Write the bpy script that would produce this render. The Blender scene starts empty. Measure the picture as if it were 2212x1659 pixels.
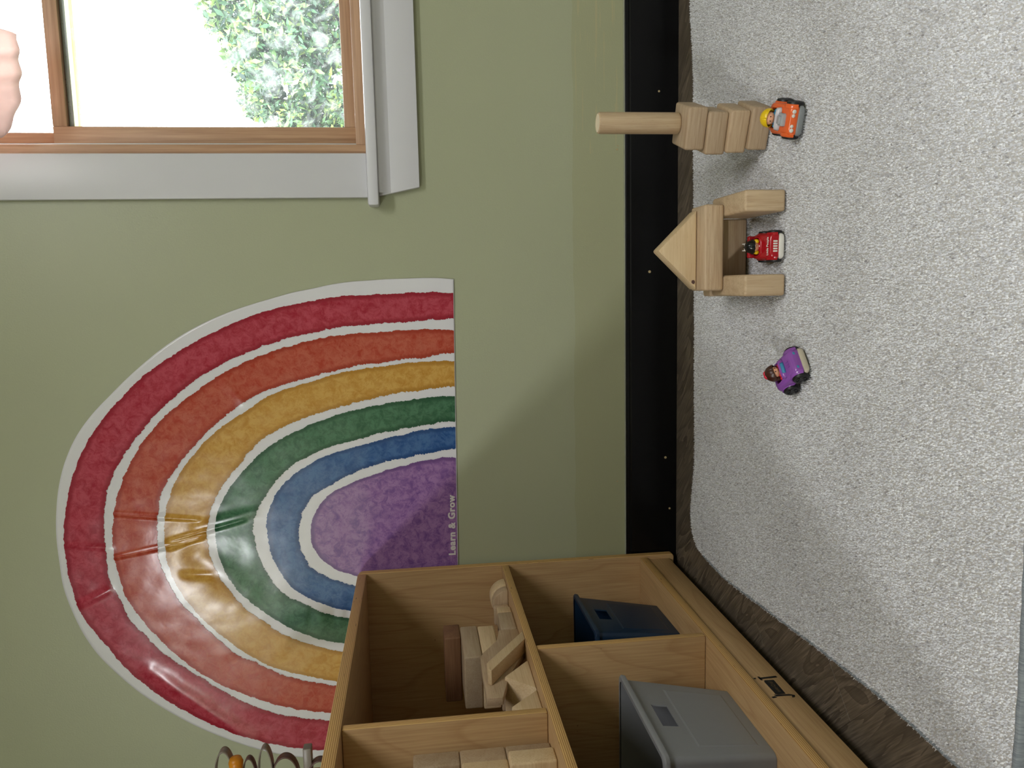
import bpy, bmesh, math, random
import numpy as np
from mathutils import Vector, Matrix, noise
random.seed(7); np.random.seed(7)
R = math.radians
scene = bpy.context.scene
col = scene.collection

# ------------------------------------------------------------------ camera
YAW, PITCH, ROLL = R(7.198), R(6.9611), R(-2.1037)
fw = Vector((-math.sin(YAW)*math.cos(PITCH), math.cos(YAW)*math.cos(PITCH), -math.sin(PITCH)))
r0 = Vector((math.cos(YAW), math.sin(YAW), 0)); u0 = r0.cross(fw)
rt = r0*math.cos(ROLL)+u0*math.sin(ROLL); up = -r0*math.sin(ROLL)+u0*math.cos(ROLL)
cam_d = bpy.data.cameras.new('camera'); cam = bpy.data.objects.new('camera', cam_d); col.objects.link(cam)
bx_, by_, bz_ = -up, rt, -fw            # the photograph lies on its side: world up points to the left of the frame
cam.matrix_world = Matrix(((bx_.x, by_.x, bz_.x, 0), (bx_.y, by_.y, bz_.y, -1.82), (bx_.z, by_.z, bz_.z, 0.62266), (0, 0, 0, 1)))
cam_d.sensor_fit = 'HORIZONTAL'; cam_d.sensor_width = 36.0; cam_d.lens = 36.0*1685.45/2212
cam_d.clip_start = 0.02
scene.camera = cam

# ------------------------------------------------------------------ world, lights, exposure
world = bpy.data.worlds.new('sky'); scene.world = world; world.use_nodes = True
bgn = world.node_tree.nodes['Background']
bgn.inputs[0].default_value = (0.89, 0.95, 1.0, 1); bgn.inputs[1].default_value = 18.0

def area(name, loc, target, sx, sy, power, color=(1, 1, 1), portal=False):
    l = bpy.data.lights.new(name, 'AREA'); l.shape = 'RECTANGLE'; l.size = sx; l.size_y = sy; l.energy = power; l.color = color
    o = bpy.data.objects.new(name, l); col.objects.link(o); o.location = loc
    d = Vector(target)-Vector(loc); o.rotation_euler = d.to_track_quat('-Z', 'Z').to_euler()
    if portal: l.cycles.is_portal = True
    return o
area('daylight_back_window', (0.69, 0.16, 1.37), (0.69, -1, 1.37), 0.78, 1.32, 1, portal=True)
area('ceiling_lamp_light', (-2.2, -4.6, 2.40), (-2.2, -4.6, 0), 0.36, 0.36, 98, (0.95, 0.98, 1.0))
area('fill_panel_light', (0.8, -2.2, 2.40), (0.8, -2.2, 0), 1.1, 0.55, 22, (0.99, 0.99, 1.0))  # added overhead fill to even out the light on the rug

vs = scene.view_settings
vs.view_transform = 'Standard'; vs.look = 'None'; vs.gamma = 1.0; vs.use_curve_mapping = False
vs.exposure = 0.30
scene.cycles.max_bounces = 5; scene.cycles.diffuse_bounces = 4; scene.cycles.glossy_bounces = 2; scene.cycles.transparent_max_bounces = 6
scene.cycles.use_light_tree = False; scene.cycles.adaptive_threshold = 0.02; scene.cycles.caustics_reflective = False; scene.cycles.caustics_refractive = False

# ------------------------------------------------------------------ helpers
def lin(r, g, b):
    f = lambda c: (c/255/12.92) if c <= 10 else ((c/255+0.055)/1.055)**2.4
    return (f(r), f(g), f(b), 1)

def tag(o, label=None, cat=None, group=None, kind=None):
    if label: o['label'] = label
    if cat: o['category'] = cat
    if group: o['group'] = group
    if kind: o['kind'] = kind
    return o

def empty(name, loc=(0, 0, 0), rz=0):
    o = bpy.data.objects.new(name, None); col.objects.link(o); o.location = loc; o.rotation_euler = (0, 0, rz)
    o.empty_display_size = 0.02
    return o

def link(name, me, mat=None, parent=None, loc=(0, 0, 0), smooth=None):
    o = bpy.data.objects.new(name, me); col.objects.link(o); o.location = loc
    if mat is not None:
        for m in (mat if isinstance(mat, (list, tuple)) else [mat]): me.materials.append(m)
    if parent is not None: o.parent = parent
    if smooth is not None:
        me.polygons.foreach_set('use_smooth', [True]*len(me.polygons))
        me.set_sharp_from_angle(angle=R(smooth))
    return o

def from_bm(bm, name):
    bmesh.ops.recalc_face_normals(bm, faces=bm.faces)
    me = bpy.data.meshes.new(name); bm.to_mesh(me); bm.free(); return me

def box_bm(bm, x0, x1, y0, y1, z0, z1, bev=0, seg=2):
    g = bmesh.ops.create_cube(bm, size=1)
    for v in g['verts']:
        v.co = Vector(((x0+x1)/2+v.co.x*(x1-x0), (y0+y1)/2+v.co.y*(y1-y0), (z0+z1)/2+v.co.z*(z1-z0)))
    if bev:
        es = list({e for v in g['verts'] for e in v.link_edges})
        bmesh.ops.bevel(bm, geom=es, offset=bev, segments=seg, affect='EDGES', profile=0.5)

def box(name, b, mat, parent=None, bev=0, seg=2, origin=True, smooth=35):
    """box mesh with its own origin at its centre"""
    x0, x1, y0, y1, z0, z1 = b
    c = Vector(((x0+x1)/2, (y0+y1)/2, (z0+z1)/2))
    bm = bmesh.new(); box_bm(bm, x0-c.x, x1-c.x, y0-c.y, y1-c.y, z0-c.z, z1-c.z, bev, seg)
    o = link(name, from_bm(bm, name), mat, parent, c, smooth if bev else None)
    return o

def prism_me(name, poly, axis, a0, a1, bev=0, seg=2):
    """polygon (2-D) extruded along axis x / y / z"""
    bm = bmesh.new()
    def P(q, a):
        return {'x': (a, q[0], q[1]), 'y': (q[0], a, q[1]), 'z': (q[0], q[1], a)}[axis]
    lo = [bm.verts.new(P(q, a0)) for q in poly]; hi = [bm.verts.new(P(q, a1)) for q in poly]
    n = len(poly)
    bm.faces.new(lo); bm.faces.new(hi[::-1])
    for i in range(n): bm.faces.new((lo[i], lo[(i+1) % n], hi[(i+1) % n], hi[i]))
    bmesh.ops.recalc_face_normals(bm, faces=bm.faces)
    if bev:
        es = [e for e in bm.edges if e.calc_face_angle(0) > R(30)]
        bmesh.ops.bevel(bm, geom=es, offset=bev, segments=seg, affect='EDGES', profile=0.5)
    return from_bm(bm, name)

def lathe_me(name, prof, n=24):
    """profile (r, z) spun round z"""
    bm = bmesh.new(); rings = []
    for r, z in prof:
        if r < 1e-6: rings.append([bm.verts.new((0, 0, z))])
        else: rings.append([bm.verts.new((r*math.cos(2*math.pi*i/n), r*math.sin(2*math.pi*i/n), z)) for i in range(n)])
    for a, b in zip(rings, rings[1:]):
        for i in range(n):
            j = (i+1) % n
            if len(a) == 1 and len(b) == 1: continue
            if len(a) == 1: bm.faces.new((a[0], b[i], b[j]))
            elif len(b) == 1: bm.faces.new((a[i], a[j], b[0]))
            else: bm.faces.new((a[i], a[j], b[j], b[i]))
    return from_bm(bm, name)

def grid_me(name, P):
    """P[i][j] -> points; open grid"""
    n, m = len(P), len(P[0])
    me = bpy.data.meshes.new(name)
    me.from_pydata([tuple(q) for row in P for q in row], [], [(i*m+j, i*m+j+1, (i+1)*m+j+1, (i+1)*m+j) for i in range(n-1) for j in range(m-1)])
    me.update(); return me

def text_me(name, s, size, offset=0.0, spacing=1.0, extrude=0.0):
    cu = bpy.data.curves.new(name, 'FONT'); cu.body = s; cu.size = size; cu.offset = offset; cu.space_character = spacing
    cu.extrude = extrude; cu.align_x = 'CENTER'; cu.resolution_u = 4
    o = bpy.data.objects.new(name, cu); col.objects.link(o)
    dg = bpy.context.evaluated_depsgraph_get(); dg.update()
    me = bpy.data.meshes.new_from_object(o.evaluated_get(dg)); bpy.data.objects.remove(o); bpy.data.curves.remove(cu)
    me.materials.clear(); me.name = name
    return me

# ------------------------------------------------------------------ materials
class NT:
    def __init__(s, name, rough=0.5, spec=0.5):
        s.m = bpy.data.materials.new(name); s.m.use_nodes = True
        s.t = s.m.node_tree; s.b = s.t.nodes['Principled BSDF']
        s.b.inputs['Roughness'].default_value = rough; s.b.inputs['Specular IOR Level'].default_value = spec
    def n(s, typ, **kw):
        nd = s.t.nodes.new(typ)
        for k, v in kw.items():
            if hasattr(nd, k): setattr(nd, k, v)
            else: nd.inputs[k.replace('_', ' ')].default_value = v
        return nd
    def l(s, a, b): s.t.links.new(a, b)
    def obj(s, scale=(1, 1, 1), rot=(0, 0, 0), world=False):
        if world:
            src = s.n('ShaderNodeNewGeometry').outputs['Position']
        else:
            src = s.n('ShaderNodeTexCoord').outputs['Object']
        mp = s.n('ShaderNodeMapping'); mp.inputs['Scale'].default_value = scale; mp.inputs['Rotation'].default_value = rot
        s.l(src, mp.inputs['Vector']); return mp.outputs[0]
    def noise(s, vec, scale, detail=2, rough=0.5, dist=0.0):
        nd = s.n('ShaderNodeTexNoise'); nd.inputs['Scale'].default_value = scale; nd.inputs['Detail'].default_value = detail
        nd.inputs['Roughness'].default_value = rough; nd.inputs['Distortion'].default_value = dist
        s.l(vec, nd.inputs['Vector']); return nd.outputs['Fac']
    def math(s, op, a, b=None, c=None):
        nd = s.n('ShaderNodeMath'); nd.operation = op
        for i, v in enumerate((a, b, c)):
            if v is None: continue
            if isinstance(v, (int, float)): nd.inputs[i].default_value = v
            else: s.l(v, nd.inputs[i])
        return nd.outputs[0]
    def ramp(s, fac, stops):
        nd = s.n('ShaderNodeValToRGB'); cr = nd.color_ramp
        while len(cr.elements) < len(stops): cr.elements.new(0.5)
        for e, (p, c) in zip(cr.elements, stops):
            e.position = p; e.color = c if len(c) == 4 else (*c, 1)
        s.l(fac, nd.inputs[0]); return nd.outputs[0]
    def mix(s, fac, a, b, mode='MIX'):
        nd = s.n('ShaderNodeMix'); nd.data_type = 'RGBA'; nd.blend_type = mode
        for v, i in ((fac, 0), (a, 6), (b, 7)):
            if isinstance(v, (int, float)): nd.inputs[i].default_value = v
            elif isinstance(v, tuple): nd.inputs[i].default_value = v
            else: s.l(v, nd.inputs[i])
        return nd.outputs[2]
    def color(s, c):
        if isinstance(c, tuple): s.b.inputs['Base Color'].default_value = c
        else: s.l(c, s.b.inputs['Base Color'])
        return s
    def bump(s, h, strength=0.2, dist=0.001):
        nd = s.n('ShaderNodeBump'); nd.inputs['Strength'].default_value = strength; nd.inputs['Distance'].default_value = dist
        s.l(h, nd.inputs['Height']); s.l(nd.outputs[0], s.b.inputs['Normal']); return s

def plastic(name, c, rough=0.3, spec=0.5, coat=0.0):
    k = NT(name, rough, spec)
    v = k.obj(world=True); f = k.noise(v, 60, 2)
    k.color(k.mix(f, c, tuple(min(1, x*0.93) for x in c[:3])+(1,)))
    if coat: k.b.inputs['Coat Weight'].default_value = coat; k.b.inputs['Coat Roughness'].default_value = 0.1
    return k.m

def wood_block(name, c1, c2, axis=0, rough=0.55):
    """plain beech / maple: fine streaks along one axis of the block"""
    k = NT(name, rough, 0.35)
    sc = [420, 420, 420]; sc[axis] = 14
    v = k.obj(tuple(sc))
    f1 = k.noise(v, 1.0, 3, 0.6)
    sc2 = [60, 60, 60]; sc2[axis] = 7
    f2 = k.noise(k.obj(tuple(sc2)), 1.0, 3, 0.55, 0.6)
    f = k.math('ADD', k.math('MULTIPLY', f1, 0.55), k.math('MULTIPLY', f2, 0.45))
    c = k.ramp(f, [(0.36, c2), (0.62, c1)])
    oi = k.n('ShaderNodeObjectInfo').outputs['Random']
    c = k.mix(k.math('MULTIPLY', oi, 0.30), c, tuple(x*0.72 for x in c2[:3])+(1,))
    fl = [900, 900, 900]; fl[axis] = 60
    fleck = k.math('GREATER_THAN', k.noise(k.obj(tuple(fl)), 1.0, 1), 0.71)
    c = k.mix(k.math('MULTIPLY', fleck, 0.25), c, (0.16, 0.09, 0.04, 1))
    k.color(c); k.bump(f1, 0.12, 0.0004)
    return k.m

def plywood_face(name, grain):
    """birch veneer: pale, with contour-like cathedral grain stretched along one world axis"""
    k = NT(name, 0.42, 0.4)
    sc = [5.0, 5.0, 5.0]; sc[grain] = 0.95
    v = k.obj(tuple(sc), world=True)
    h = k.noise(v, 1.0, 2, 0.45, 0.4)
    ring = k.math('FRACT', k.math('MULTIPLY', h, 13.0))
    line = k.ramp(ring, [(0.0, (1, 1, 1, 1)), (0.14, (0.25, 0.25, 0.25, 1)), (0.55, (0, 0, 0, 1)), (0.93, (0.1, 0.1, 0.1, 1)), (1.0, (1, 1, 1, 1))])
    fs = [300, 300, 300]; fs[grain] = 10
    fine = k.noise(k.obj(tuple(fs), world=True), 1.0, 2)
    base = k.ramp(fine, [(0.3, lin(184, 148, 106)), (0.7, lin(200, 166, 122))])
    c = k.mix(k.math('MULTIPLY', line, 0.30), base, lin(150, 104, 62))
    sp = k.math('GREATER_THAN', k.noise(k.obj((45, 45, 45), world=True), 1.0, 1), 0.80)
    c = k.mix(k.math('MULTIPLY', sp, 0.5), c, lin(110, 72, 40))
    k.color(c); return k.m

def plywood_edge(name, axis):
    """the layered edge: thin light and dark bands across the board thickness"""
    k = NT(name, 0.5, 0.4)
    tc = k.n('ShaderNodeTexCoord').outputs['Object']; sp = k.n('ShaderNodeSeparateXYZ'); k.l(tc, sp.inputs[0])
    t = sp.outputs[axis]
    wob = k.noise(k.obj((9, 9, 9)), 1.0, 2)
    t2 = k.math('ADD', k.math('MULTIPLY', t, 330.0), k.math('MULTIPLY', wob, 0.35))
    band = k.math('FRACT', t2)
    c = k.ramp(band, [(0.0, lin(226, 190, 128)), (0.40, lin(214, 174, 112)), (0.5, lin(168, 122, 70)), (0.85, lin(178, 132, 78)), (1.0, lin(226, 190, 128))])
    sc = [38, 38, 38]; sc[axis] = 420
    gap = k.math('GREATER_THAN', k.noise(k.obj(tuple(sc)), 1.0, 1), 0.735)
    c = k.mix(k.math('MULTIPLY', gap, 0.6), c, lin(70, 45, 24))
    k.color(c); return k.m

M = {}
def build_materials():
    # wall paint: sage green, orange-peel relief, older darker coat below a roller line
    k = NT('sage_wall_paint', 0.40, 0.45)
    v = k.obj(world=True)
    sp = k.n('ShaderNodeSeparateXYZ'); k.l(v, sp.inputs[0])
    wob = k.noise(k.obj((3.2, 3.2, 22), world=True), 1.0, 3, 0.6)
    z = k.math('ADD', sp.outputs[2], k.math('MULTIPLY', k.math('SUBTRACT', wob, 0.5), 0.035))
    low = k.math('LESS_THAN', z, 0.247)
    base = k.mix(k.noise(v, 1.6, 2), lin(172, 175, 147), lin(166, 169, 141))
    c = k.mix(k.math('MULTIPLY', low, 0.75), base, lin(163, 163, 130))
    st = k.noise(k.obj((6, 6, 150), world=True), 1.0, 3, 0.6)
    right = k.math('GREATER_THAN', sp.outputs[0], 0.30)
    streak = k.math('MULTIPLY', k.math('MULTIPLY', k.math('GREATER_THAN', st, 0.60), low), k.math('MULTIPLY', right, 0.5))
    c = k.mix(streak, c, lin(184, 174, 134))
    k.color(c)
    peel = k.noise(v, 260, 2, 0.5); k.bump(peel, 0.35, 0.0006)
    M['wall'] = k.m
    k = NT('white_ceiling_paint', 0.8, 0.2); k.color(k.mix(k.noise(k.obj(world=True), 40, 2), lin(235, 233, 226), lin(228, 226, 220))); M['ceiling'] = k.m
    k = NT('white_trim_paint', 0.35, 0.45); k.color(k.mix(k.noise(k.obj(world=True), 8, 2), lin(218, 217, 222), lin(211, 210, 216))); M['trim'] = k.m
    k = NT('black_baseboard_paint', 0.26, 0.25)
    f = k.noise(k.obj((2, 2, 60), world=True), 1.0, 3); k.color(k.mix(f, (0.003, 0.003, 0.0035, 1), (0.006, 0.006, 0.007, 1))); M['black'] = k.m
    k = NT('caulk', 0.7, 0.3); k.color(k.mix(k.noise(k.obj(world=True), 50, 2), lin(176, 176, 160), lin(150, 152, 130))); M['caulk'] = k.m
    # dark grey-brown laminate plank
    k = NT('dark_laminate', 0.42, 0.4)
    oi = k.n('ShaderNodeObjectInfo').outputs['Random']
    v0 = k.n('ShaderNodeTexCoord').outputs['Object']
    mp = k.n('ShaderNodeMapping'); mp.inputs['Scale'].default_value = (2.6, 13, 13); k.l(v0, mp.inputs['Vector'])
    k.l(k.n('ShaderNodeObjectInfo').outputs['Location'], mp.inputs['Location'])
    h = k.noise(mp.outputs[0], 1.0, 3, 0.55, 1.2)
    ring = k.math('FRACT', k.math('MULTIPLY', h, 7.0))
    mp2 = k.n('ShaderNodeMapping'); mp2.inputs['Scale'].default_value = (12, 330, 330); k.l(v0, mp2.inputs['Vector'])
    fine = k.noise(mp2.outputs[0], 1.0, 3, 0.65)
    c = k.ramp(fine, [(0.30, lin(70, 61, 52)), (0.70, lin(142, 128, 110))])
    c = k.mix(k.math('MULTIPLY', ring, 0.75), c, lin(62, 53, 44))
    c = k.mix(k.math('MULTIPLY', oi, 0.25), c, lin(96, 86, 76))
    k.color(c); k.bump(fine, 0.15, 0.0003); M['laminate'] = k.m
    # carpet yarn
    k = NT('carpet_yarn', 0.95, 0.1)
    at = k.n('ShaderNodeAttribute'); at.attribute_name = 'tone'
    c = k.ramp(at.outputs['Fac'], [(0.0, lin(144, 140, 140)), (0.35, lin(202, 201, 203)), (0.75, lin(231, 231, 234)), (1.0, lin(251, 251, 253))])
    k.color(c); k.b.inputs['Sheen Weight'].default_value = 0.25
    M['yarn'] = k.m
    k = NT('carpet_backing', 0.95, 0.1); k.color(k.mix(k.noise(k.obj(world=True), 500, 2), lin(170, 165, 159), lin(205, 201, 196))); M['backing'] = k.m
    k = NT('grey_binding_tape', 0.7, 0.25)
    f = k.noise(k.obj((700, 60, 60), world=True), 1.0, 2); k.color(k.ramp(f, [(0.3, lin(118, 124, 130)), (0.7, lin(150, 156, 160))])); k.bump(f, 0.4, 0.0006); M['binding'] = k.m
    # woods
    M['beech_x'] = wood_block('beech_block_x', lin(204, 180, 150), lin(178, 150, 120), 0)
    M['beech_y'] = wood_block('beech_block_y', lin(204, 180, 150), lin(178, 150, 120), 1)
    M['beech_z'] = wood_block('beech_block_z', lin(206, 182, 150), lin(180, 152, 120), 2)
    M['maple_x'] = wood_block('maple_block_x', lin(224, 200, 164), lin(204, 174, 134), 0)
    M['maple_y'] = wood_block('maple_block_y', lin(224, 200, 164), lin(204, 174, 134), 1)
    M['grey_beech_x'] = wood_block('greyed_block_x', lin(190, 168, 142), lin(164, 138, 110), 0)
    M['grey_beech_y'] = wood_block('greyed_block_y', lin(190, 170, 144), lin(168, 144, 116), 1)
    M['lit_end_grain'] = wood_block('window_lit_end_grain', lin(240, 226, 198), lin(226, 208, 176), 2)  # end grain of the post, with window light put into the pale colour
    M['red_block'] = wood_block('reddish_block', lin(140, 104, 76), lin(118, 82, 58), 0)
    for i, a in enumerate('xyz'):
        M['ply_'+a] = plywood_face('birch_veneer_'+a, i); M['edge_'+a] = plywood_edge('ply_edge_'+a, i)
    # window timber
    def timber(name, ax, c1, c2):
        k = NT(name, 0.45, 0.4)
        sc = [150, 150, 150]; sc[ax] = 5
        f = k.noise(k.obj(tuple(sc), world=True), 1.0, 3, 0.6)
        k.color(k.ramp(f, [(0.3, c2), (0.7, c1)])); return k.m
    M['timber_z'] = timber('window_timber_z', 2, lin(204, 166, 134), lin(178, 138, 108))
    M['timber_x'] = timber('window_timber_x', 0, lin(202, 164, 134), lin(174, 136, 108))
    M['vinyl'] = plastic('white_weatherstrip', lin(220, 222, 222), 0.4)
    # window glass: clear, a little dirty
    k = NT('dusty_glass', 0.05, 0.5); t = k.t
    out = [n for n in t.nodes if n.type == 'OUTPUT_MATERIAL'][0]
    tr = k.n('ShaderNodeBsdfTransparent'); tr.inputs[0].default_value = (0.97, 0.98, 0.98, 1)
    gl = k.n('ShaderNodeBsdfGlossy'); gl.inputs['Roughness'].default_value = 0.03
    tl = k.n('ShaderNodeBsdfTranslucent'); tl.inputs[0].default_value = (0.9, 0.93, 0.95, 1)
    v = k.obj(world=True)
    dirt = k.ramp(k.noise(v, 26, 4, 0.7, 0.8), [(0.48, (0.012, 0.012, 0.012, 1)), (0.74, (0.09, 0.09, 0.09, 1))])
    spk = k.math('MULTIPLY', k.math('GREATER_THAN', k.noise(v, 210, 2), 0.70), 0.25)
    m1 = k.n('ShaderNodeMixShader'); k.l(k.math('ADD', dirt, spk), m1.inputs[0]); k.l(tr.outputs[0], m1.inputs[1]); k.l(tl.outputs[0], m1.inputs[2])
    fr = k.n('ShaderNodeFresnel'); fr.inputs[0].default_value = 1.35
    m2 = k.n('ShaderNodeMixShader'); k.l(fr.outputs[0], m2.inputs[0]); k.l(m1.outputs[0], m2.inputs[1]); k.l(gl.outputs[0], m2.inputs[2])
    k.l(m2.outputs[0], out.inputs[0]); M['glass'] = k.m
    # sheer pink cloth
    k = NT('sheer_pink_cloth', 0.9, 0.1); t = k.t
    out = [n for n in t.nodes if n.type == 'OUTPUT_MATERIAL'][0]
    tl = k.n('ShaderNodeBsdfTranslucent'); tl.inputs[0].default_value = (0.70, 0.56, 0.52, 1)
    df = k.n('ShaderNodeBsdfDiffuse')
    k.l(k.mix(k.noise(k.obj((900, 900, 900), world=True), 1, 1), lin(240, 214, 206), lin(232, 202, 194)), df.inputs[0])
    tp = k.n('ShaderNodeBsdfTransparent')
    m1 = k.n('ShaderNodeMixShader'); m1.inputs[0].default_value = 0.6; k.l(df.outputs[0], m1.inputs[1]); k.l(tl.outputs[0], m1.inputs[2])
    m2 = k.n('ShaderNodeMixShader'); m2.inputs[0].default_value = 0.03; k.l(m1.outputs[0], m2.inputs[1]); k.l(tp.outputs[0], m2.inputs[2])
    k.l(m2.outputs[0], out.inputs[0]); M['cloth'] = k.m
    # poster: glossy laminate
    def gloss(name, c, c2=None, mottle=True):
        k = NT(name, 0.20, 0.42)
        v = k.obj(world=True)
        if c2 is None: k.color(k.mix(k.noise(v, 6, 2), c, tuple(x*0.98 for x in c[:3])+(1,)))
        else:
            n1 = k.noise(v, 52, 5, 0.7, 0.6); n2 = k.noise(v, 120, 3, 0.7, 1.2)
            at = k.n('ShaderNodeAttribute'); at.attribute_name = 'rim'
            cc = k.ramp(n1, [(0.36, c), (0.58, c2)])
            cc = k.mix(k.math('MULTIPLY', k.math('GREATER_THAN', n2, 0.60), 0.55), cc, c)
            e = k.math('ADD', at.outputs['Fac'], k.math('MULTIPLY', k.math('SUBTRACT', n1, 0.5), 0.5))
            e = k.ramp(e, [(0.45, (0, 0, 0, 1)), (0.75, (1, 1, 1, 1))])
            cc = k.mix(k.math('MULTIPLY', e, 0.9), cc, tuple(x*0.86 for x in c[:3])+(1,))
            k.color(cc)
        wr = k.noise(v, 14, 3, 0.5, 0.5); k.bump(wr, 0.10, 0.004)
        return k.m
    M['sheet'] = gloss('poster_white', lin(226, 224, 229))
    M['p_red'] = gloss('poster_red', lin(158, 30, 52), lin(186, 70, 88))
    M['p_orange'] = gloss('poster_orange', lin(172, 58, 40), lin(190, 94, 74))
    M['p_yellow'] = gloss('poster_yellow', lin(186, 132, 46), lin(208, 162, 82))
    M['p_green'] = gloss('poster_green', lin(34, 84, 56), lin(72, 118, 88))
    M['p_blue'] = gloss('poster_blue', lin(22, 70, 132), lin(62, 104, 158))
    M['p_purple'] = gloss('poster_purple', lin(118, 80, 142), lin(162, 120, 172))
    M['p_text'] = gloss('poster_lettering', lin(226, 220, 218))
    # plastics
    for n, c, r in (('orange', lin(232, 102, 48), .2), ('redcar', lin(170, 16, 30), .2), ('purple', lin(142, 82, 170), .22), ('tyre', (0.008, 0.008, 0.009, 1), .45),
                    ('silver', lin(168, 170, 174), .28), ('grey_bumper', lin(132, 136, 138), .45), ('white_plastic', lin(226, 222, 214), .35), ('beige_bumper', lin(196, 186, 166), .5),
                    ('skin', lin(232, 170, 136), .45), ('yellow_hair', lin(236, 196, 24), .3), ('blue_shirt', lin(60, 140, 176), .4), ('brown_hair', lin(66, 32, 22), .35),
                    ('red_shirt', lin(206, 32, 62), .4), ('black_plastic', (0.007, 0.008, 0.008, 1), .2), ('teal', lin(64, 138, 178), .4), ('dark_seat', lin(90, 30, 30), .6),
                    ('pale_screen', lin(206, 200, 204), .2), ('grey_bin', lin(140, 142, 146), .45), ('navy_bin', lin(20, 46, 72), .4), ('grey_loop', lin(126, 116, 108), .35),
                    ('brown_loop', lin(92, 66, 60), .35), ('amber', lin(206, 132, 26), .35), ('screw', lin(190, 170, 130), .5), ('ink', (0.006, 0.006, 0.006, 1), .5),
                    ('tan_ink', lin(128, 104, 66), .6), ('chalk_white', lin(228, 224, 214), .7), ('lamp_rim', lin(225, 222, 215), .5), ('foot', lin(40, 38, 36), .6)):
        M[n] = plastic(n, c, r)
    k = NT('lamp_diffuser', 0.6, 0.3); k.b.inputs['Emission Color'].default_value = (0.97, 0.98, 1, 1); k.b.inputs['Emission Strength'].default_value = 5
    k.color(lin(240, 236, 226)); M['lamp'] = k.m
    # outdoors
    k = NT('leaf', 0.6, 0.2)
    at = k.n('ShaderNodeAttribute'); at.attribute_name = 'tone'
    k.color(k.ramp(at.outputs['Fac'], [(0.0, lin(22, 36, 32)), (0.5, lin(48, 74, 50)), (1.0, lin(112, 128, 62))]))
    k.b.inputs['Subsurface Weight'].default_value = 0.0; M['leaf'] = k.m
    k = NT('bark', 0.9, 0.2); f = k.noise(k.obj((40, 40, 6), world=True), 1, 3); k.color(k.ramp(f, [(0.3, lin(70, 62, 54)), (0.7, lin(112, 102, 92))])); M['bark'] = k.m
    k = NT('lawn', 0.95, 0.1); f = k.noise(k.obj(world=True), 8, 4); k.color(k.ramp(f, [(0.3, lin(92, 108, 60)), (0.7, lin(140, 150, 88))])); M['lawn'] = k.m
build_materials()

# ------------------------------------------------------------------ room shell
XL, XR, YF, ZC = -2.7, 1.95, -5.6, 2.45
WX0, WX1, WZ0, WZ1 = 0.300, 1.080, 0.715, 2.025      # opening in the back wall

def hole_wall(name, axis, a, t, u0_, u1_, z0, z1, hole=None, mat=None):
    """wall slab; axis 'y' = lies in XZ at y=a..a+t, axis 'x' = lies in YZ"""
    bm = bmesh.new()
    if hole: hu0, hu1, hz0, hz1 = hole; rects = [(u0_, hu0, z0, z1), (hu1, u1_, z0, z1), (hu0, hu1, z0, hz0), (hu0, hu1, hz1, z1)]
    else: rects = [(u0_, u1_, z0, z1)]
    for (p, q, r, s) in rects:
        if axis == 'y': box_bm(bm, p, q, min(a, a+t), max(a, a+t), r, s)
        else: box_bm(bm, min(a, a+t), max(a, a+t), p, q, r, s)
    return tag(link(name, from_bm(bm, name), mat), kind='structure')

wall_back = hole_wall('wall_back', 'y', 0.0, 0.13, XL-0.12, XR+0.12, 0, ZC, (WX0, WX1, WZ0, WZ1), M['wall'])
tag(wall_back, 'sage green painted wall behind the rainbow poster')
wall_right = hole_wall('wall_right', 'x', XR, 0.12, YF-0.12, 0, 0, ZC, None, M['wall'])
wall_left = hole_wall('wall_left', 'x', XL, -0.12, YF-0.12, 0, 0, ZC, None, M['wall'])
wall_front = hole_wall('wall_front', 'y', YF, -0.12, XL, XR, 0, ZC, None, M['wall'])
bm = bmesh.new(); box_bm(bm, XL-0.12, XR+0.12, YF-0.12, 0.13, ZC, ZC+0.1)
ceiling = tag(link('ceiling', from_bm(bm, 'ceiling'), M['ceiling']), kind='structure')

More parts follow.
